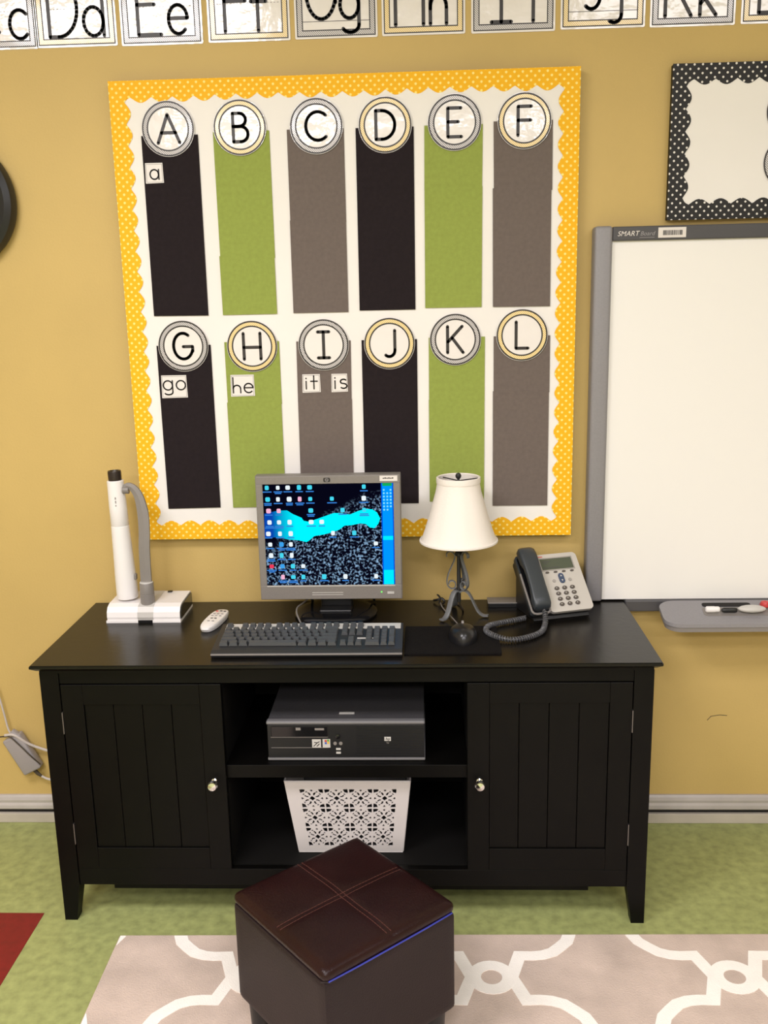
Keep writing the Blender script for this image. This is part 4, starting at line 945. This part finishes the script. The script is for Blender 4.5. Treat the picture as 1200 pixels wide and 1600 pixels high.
# its remote control
t = thing('remote_control', 'small white remote control beside the document camera', 'remote control', (-.364, -.20, CH), math.radians(-8), local=True)
V, Fc = [], []; n = 28; oz = (.0012, .009, .014, .0165, .0172)
for z, sc in zip(oz, (.93, 1.0, .98, .90, 0)):
    for k in range(n):
        a = 2*PI*k/n; ca, sa = math.cos(a), math.sin(a); V.append((math.copysign(abs(ca)**.7, ca)*.0235*sc*(1+.06*sa), math.copysign(abs(sa)**.75, sa)*.077*sc, z))
for i in range(4):
    for k in range(n): j = (k+1) % n; Fc.append([i*n+k, i*n+j, (i+1)*n+j, (i+1)*n+k])
Fc.append(list(range(n)))
mesh('shell', V, Fc, MT['white'], t, True)
bts = [(-.011, .052, 'redprint'), (0, .054, 'topbar'), (.011, .052, 'topbar')]+[(x, y, 'inkgrey') for y in (.030, .014) for x in (-.011, 0, .011)]+[(-.005, -.006, 'topbar'), (.005, -.006, 'topbar')]+[(-.006, -.028, 'inkgrey'), (.006, -.028, 'inkgrey')]
for x, y, m in bts: prism('button', [circle(x, y, .0038, 12, .003)], .0160, .0180, MT[m], t, FLAT)
O = Vector((0, 0, 0))

# ------------------------------------------------------------------ rug
RA = math.radians(.76)
t = thing('area_rug', 'beige rug with cream trellis pattern in front of the cabinet', 'rug', (.25, -.85, 0), RA, local=True)
rx0, rx1, ry1, ry0 = -.816, 1.75, .312, -1.15
def inset(V): return V
prism('pile', [rrect(rx0, rx1, ry0, ry1, .006, 3)], .0005, .0085, MT['rug'], t, FLAT)
PER = .555; ox = .6205-.25+.0; oy = -.685+.85-.0045
q1 = [(.225, 0), (.222, .035), (.214, .073), (.165, .072), (.140, .077), (.118, .092), (.103, .103), (.092, .118), (.077, .140), (.072, .165), (.073, .214), (.035, .222), (0, .225)]
q1 = [(.232, .0), (.222, .028), (.206, .074), (.175, .073), (.150, .076), (.125, .086), (.105, .105), (.086, .125), (.076, .150), (.073, .175), (.074, .206), (.028, .222), (0, .232)]
outl = q1[:-1]
for _ in range(3): q1 = [(-b, a) for a, b in q1]; outl += q1[:-1]
def clipq(poly):   # keep polygons inside the rug by clamping
    return [(min(max(a, rx0+.004), rx1-.004), min(max(b, ry0+.004), ry1-.004)) for a, b in poly]
V, Fc = [], []; w = .031; RAW = []
def clip(P):
    for ax_, lim, sg in ((0, rx0+.002, 1), (0, rx1-.002, -1), (1, ry0+.002, 1), (1, ry1-.002, -1)):
        out = []
        for q in range(len(P)):
            a_, b_ = P[q-1], P[q]; da, db = (a_[ax_]-lim)*sg, (b_[ax_]-lim)*sg
            if (da < 0) != (db < 0):
                f_ = da/(da-db); out.append((a_[0]+(b_[0]-a_[0])*f_, a_[1]+(b_[1]-a_[1])*f_))
            if db >= 0: out.append(b_)
        P = out
        if not P: break
    return P
def strip(P, z):
    n = len(P); k0 = len(V)
    for i in range(n):
        a_, b_, c_ = Vector(P[i-1]), Vector(P[i]), Vector(P[(i+1) % n])
        d1, d2 = (b_-a_).normalized(), (c_-b_).normalized(); n1_, n2_ = Vector((-d1.y, d1.x)), Vector((-d2.y, d2.x))
        m_ = (n1_+n2_).normalized(); m_ = m_*(w/2/max(.62, m_.dot(n1_)))
        RAW.append((tuple(b_+m_), tuple(b_-m_)))
    R_ = RAW[:]; RAW.clear()
    for i in range(n):
        (l0, r0), (l1, r1_) = R_[i], R_[(i+1) % n]
        c_ = clip([l0, r0, r1_, l1])
        if len(c_) < 3: continue
        k = len(V); m2 = len(c_)
        V.extend([(x, y, z) for x, y in c_]+[(x, y, .0078) for x, y in c_])
        Fc.append(list(range(k, k+m2)))
        Fc.extend([[k+q, k+(q+1) % m2, k+m2+(q+1) % m2, k+m2+q] for q in range(m2)])
for i in range(-3, 5):
    for j in range(-3, 2):
        cx, cy = ox+PER*i, oy+PER*j
        if cx < rx0-.4 or cx > rx1+.4 or cy > ry1+.3: continue
        strip([(cx+a, cy+b) for a, b in outl], .0095)
        for c_ in ((cx+PER/2, cy), (cx, cy+PER/2)): strip(circle(c_[0], c_[1], .040, 24), .0099)
tp = mesh('trellis_pattern', V, Fc, MT['rugw'], t); tp['label'] = 'cream trellis lines woven into the rug'

# ------------------------------------------------------------------ leather cube ottoman
OA = math.radians(-48.6)
t = thing('ottoman', 'dark brown leather cube ottoman with crossed stitching on its lid', 'ottoman', (.024, -.897, 0), OA, local=True)
h = .1625
def soft_box(name, hw, z0, z1, m, bev, puff=0, n=24, wr=0):
    bm = bmesh.new(); add_box(bm, -hw, hw, -hw, hw, z0, z1)
    bmesh.ops.subdivide_edges(bm, edges=bm.edges[:], cuts=n, use_grid_fill=True)
    for v in bm.verts:
        x, y, z = v.co; ax_, ay_ = abs(x)/hw, abs(y)/hw
        # rounded edges
        r = bev; cx = min(max(x, -hw+r), hw-r); cy = min(max(y, -hw+r), hw-r); cz = min(max(z, z0+r), z1-r)
        d = Vector((x-cx, y-cy, z-cz))
        if d.length > 1e-6: v.co = Vector((cx, cy, cz))+d.normalized()*min(r, d.length) if d.length > r else v.co
        if z > z1-1e-4:
            fx, fy = (1-ax_**4), (1-ay_**4)
            g = math.exp(-(x/.010)**2)+math.exp(-(y/.010)**2)
            v.co.z += puff*fx*fy - .0022*min(1, g) + wr*math.sin(38*x+3)*math.sin(31*y+1)*fx*fy
    return bm_obj(name, bm, m, t, True)
soft_box('body', h-.001, .114, .3365, MT['leatherbody'], .007)
lid = soft_box('lid', h, .334, .361, MT['leather'], .013, .005, 40, .0012)
sq_ = h-.0022
tube('lid_seam', [(-sq_+.01, -sq_, .3355), (sq_-.01, -sq_, .3355), (sq_, -sq_+.01, .3355), (sq_, sq_-.01, .3355), (sq_-.01, sq_, .3355), (-sq_+.01, sq_, .3355), (-sq_, sq_-.01, .3355), (-sq_, -sq_+.01, .3355), (-sq_+.01, -sq_, .3355)], .0026, MT['leatherbody'], lid, 6)
def ltop(x, y):
    ax_, ay_ = abs(x)/h, abs(y)/h; fx, fy = (1-ax_**4), (1-ay_**4)
    g = math.exp(-(x/.010)**2)+math.exp(-(y/.010)**2)
    return .361+.005*fx*fy-.0022*min(1, g)+.0012*math.sin(38*x+3)*math.sin(31*y+1)*fx*fy
bm = bmesh.new()
for off in (-.0055, .0055):
    k = -.154
    while k < .150:
        for (xa, ya, xb, yb2) in ((k, off, k+.0062, off), (off, k, off, k+.0062)):
            za, zb_ = ltop(xa, ya), ltop(xb, yb2); wv = .0008
            dx, dy = (0, wv) if abs(ya-yb2) < 1e-6 else (wv, 0)
            vv = [bm.verts.new(p) for p in ((xa-dx, ya-dy, za+.0008), (xb-dx, yb2-dy, zb_+.0008), (xb+dx, yb2+dy, zb_+.0008), (xa+dx, ya+dy, za+.0008), (xa-dx, ya-dy, za-.001), (xb-dx, yb2-dy, zb_-.001), (xb+dx, yb2+dy, zb_-.001), (xa+dx, ya+dy, za-.001))]
            for f_ in ((0, 1, 2, 3), (0, 4, 5, 1), (1, 5, 6, 2), (2, 6, 7, 3), (3, 7, 4, 0)): bm.faces.new([vv[q] for q in f_])
        k += .0080
s_ = bm_obj('stitching', bm, MT['thread'], lid); s_['label'] = 'double rows of red brown stitching crossing the lid'
tube('blue_edge_strip', [(h-.001, -h+.010, .3385), (h+.0003, -h*.5, .3380), (h+.0003, h*.5, .3380), (h-.001, h-.010, .3385)], .0017, MT['blueedge'], lid, 8)['label'] = 'thin blue line along the lid edge'  # thin blue strip along one side of the lid
for sx in (-1, 1):
    for sy in (-1, 1):
        lathe('foot', [(.016, .010), (.017, .013), (.022, .100), (.023, .1135), (0, .1138)], MT['black'], t, c=(sx*(h-.032), sy*(h-.032)), n=20)

for me in SM:
    me.set_sharp_from_angle(angle=math.radians(38))
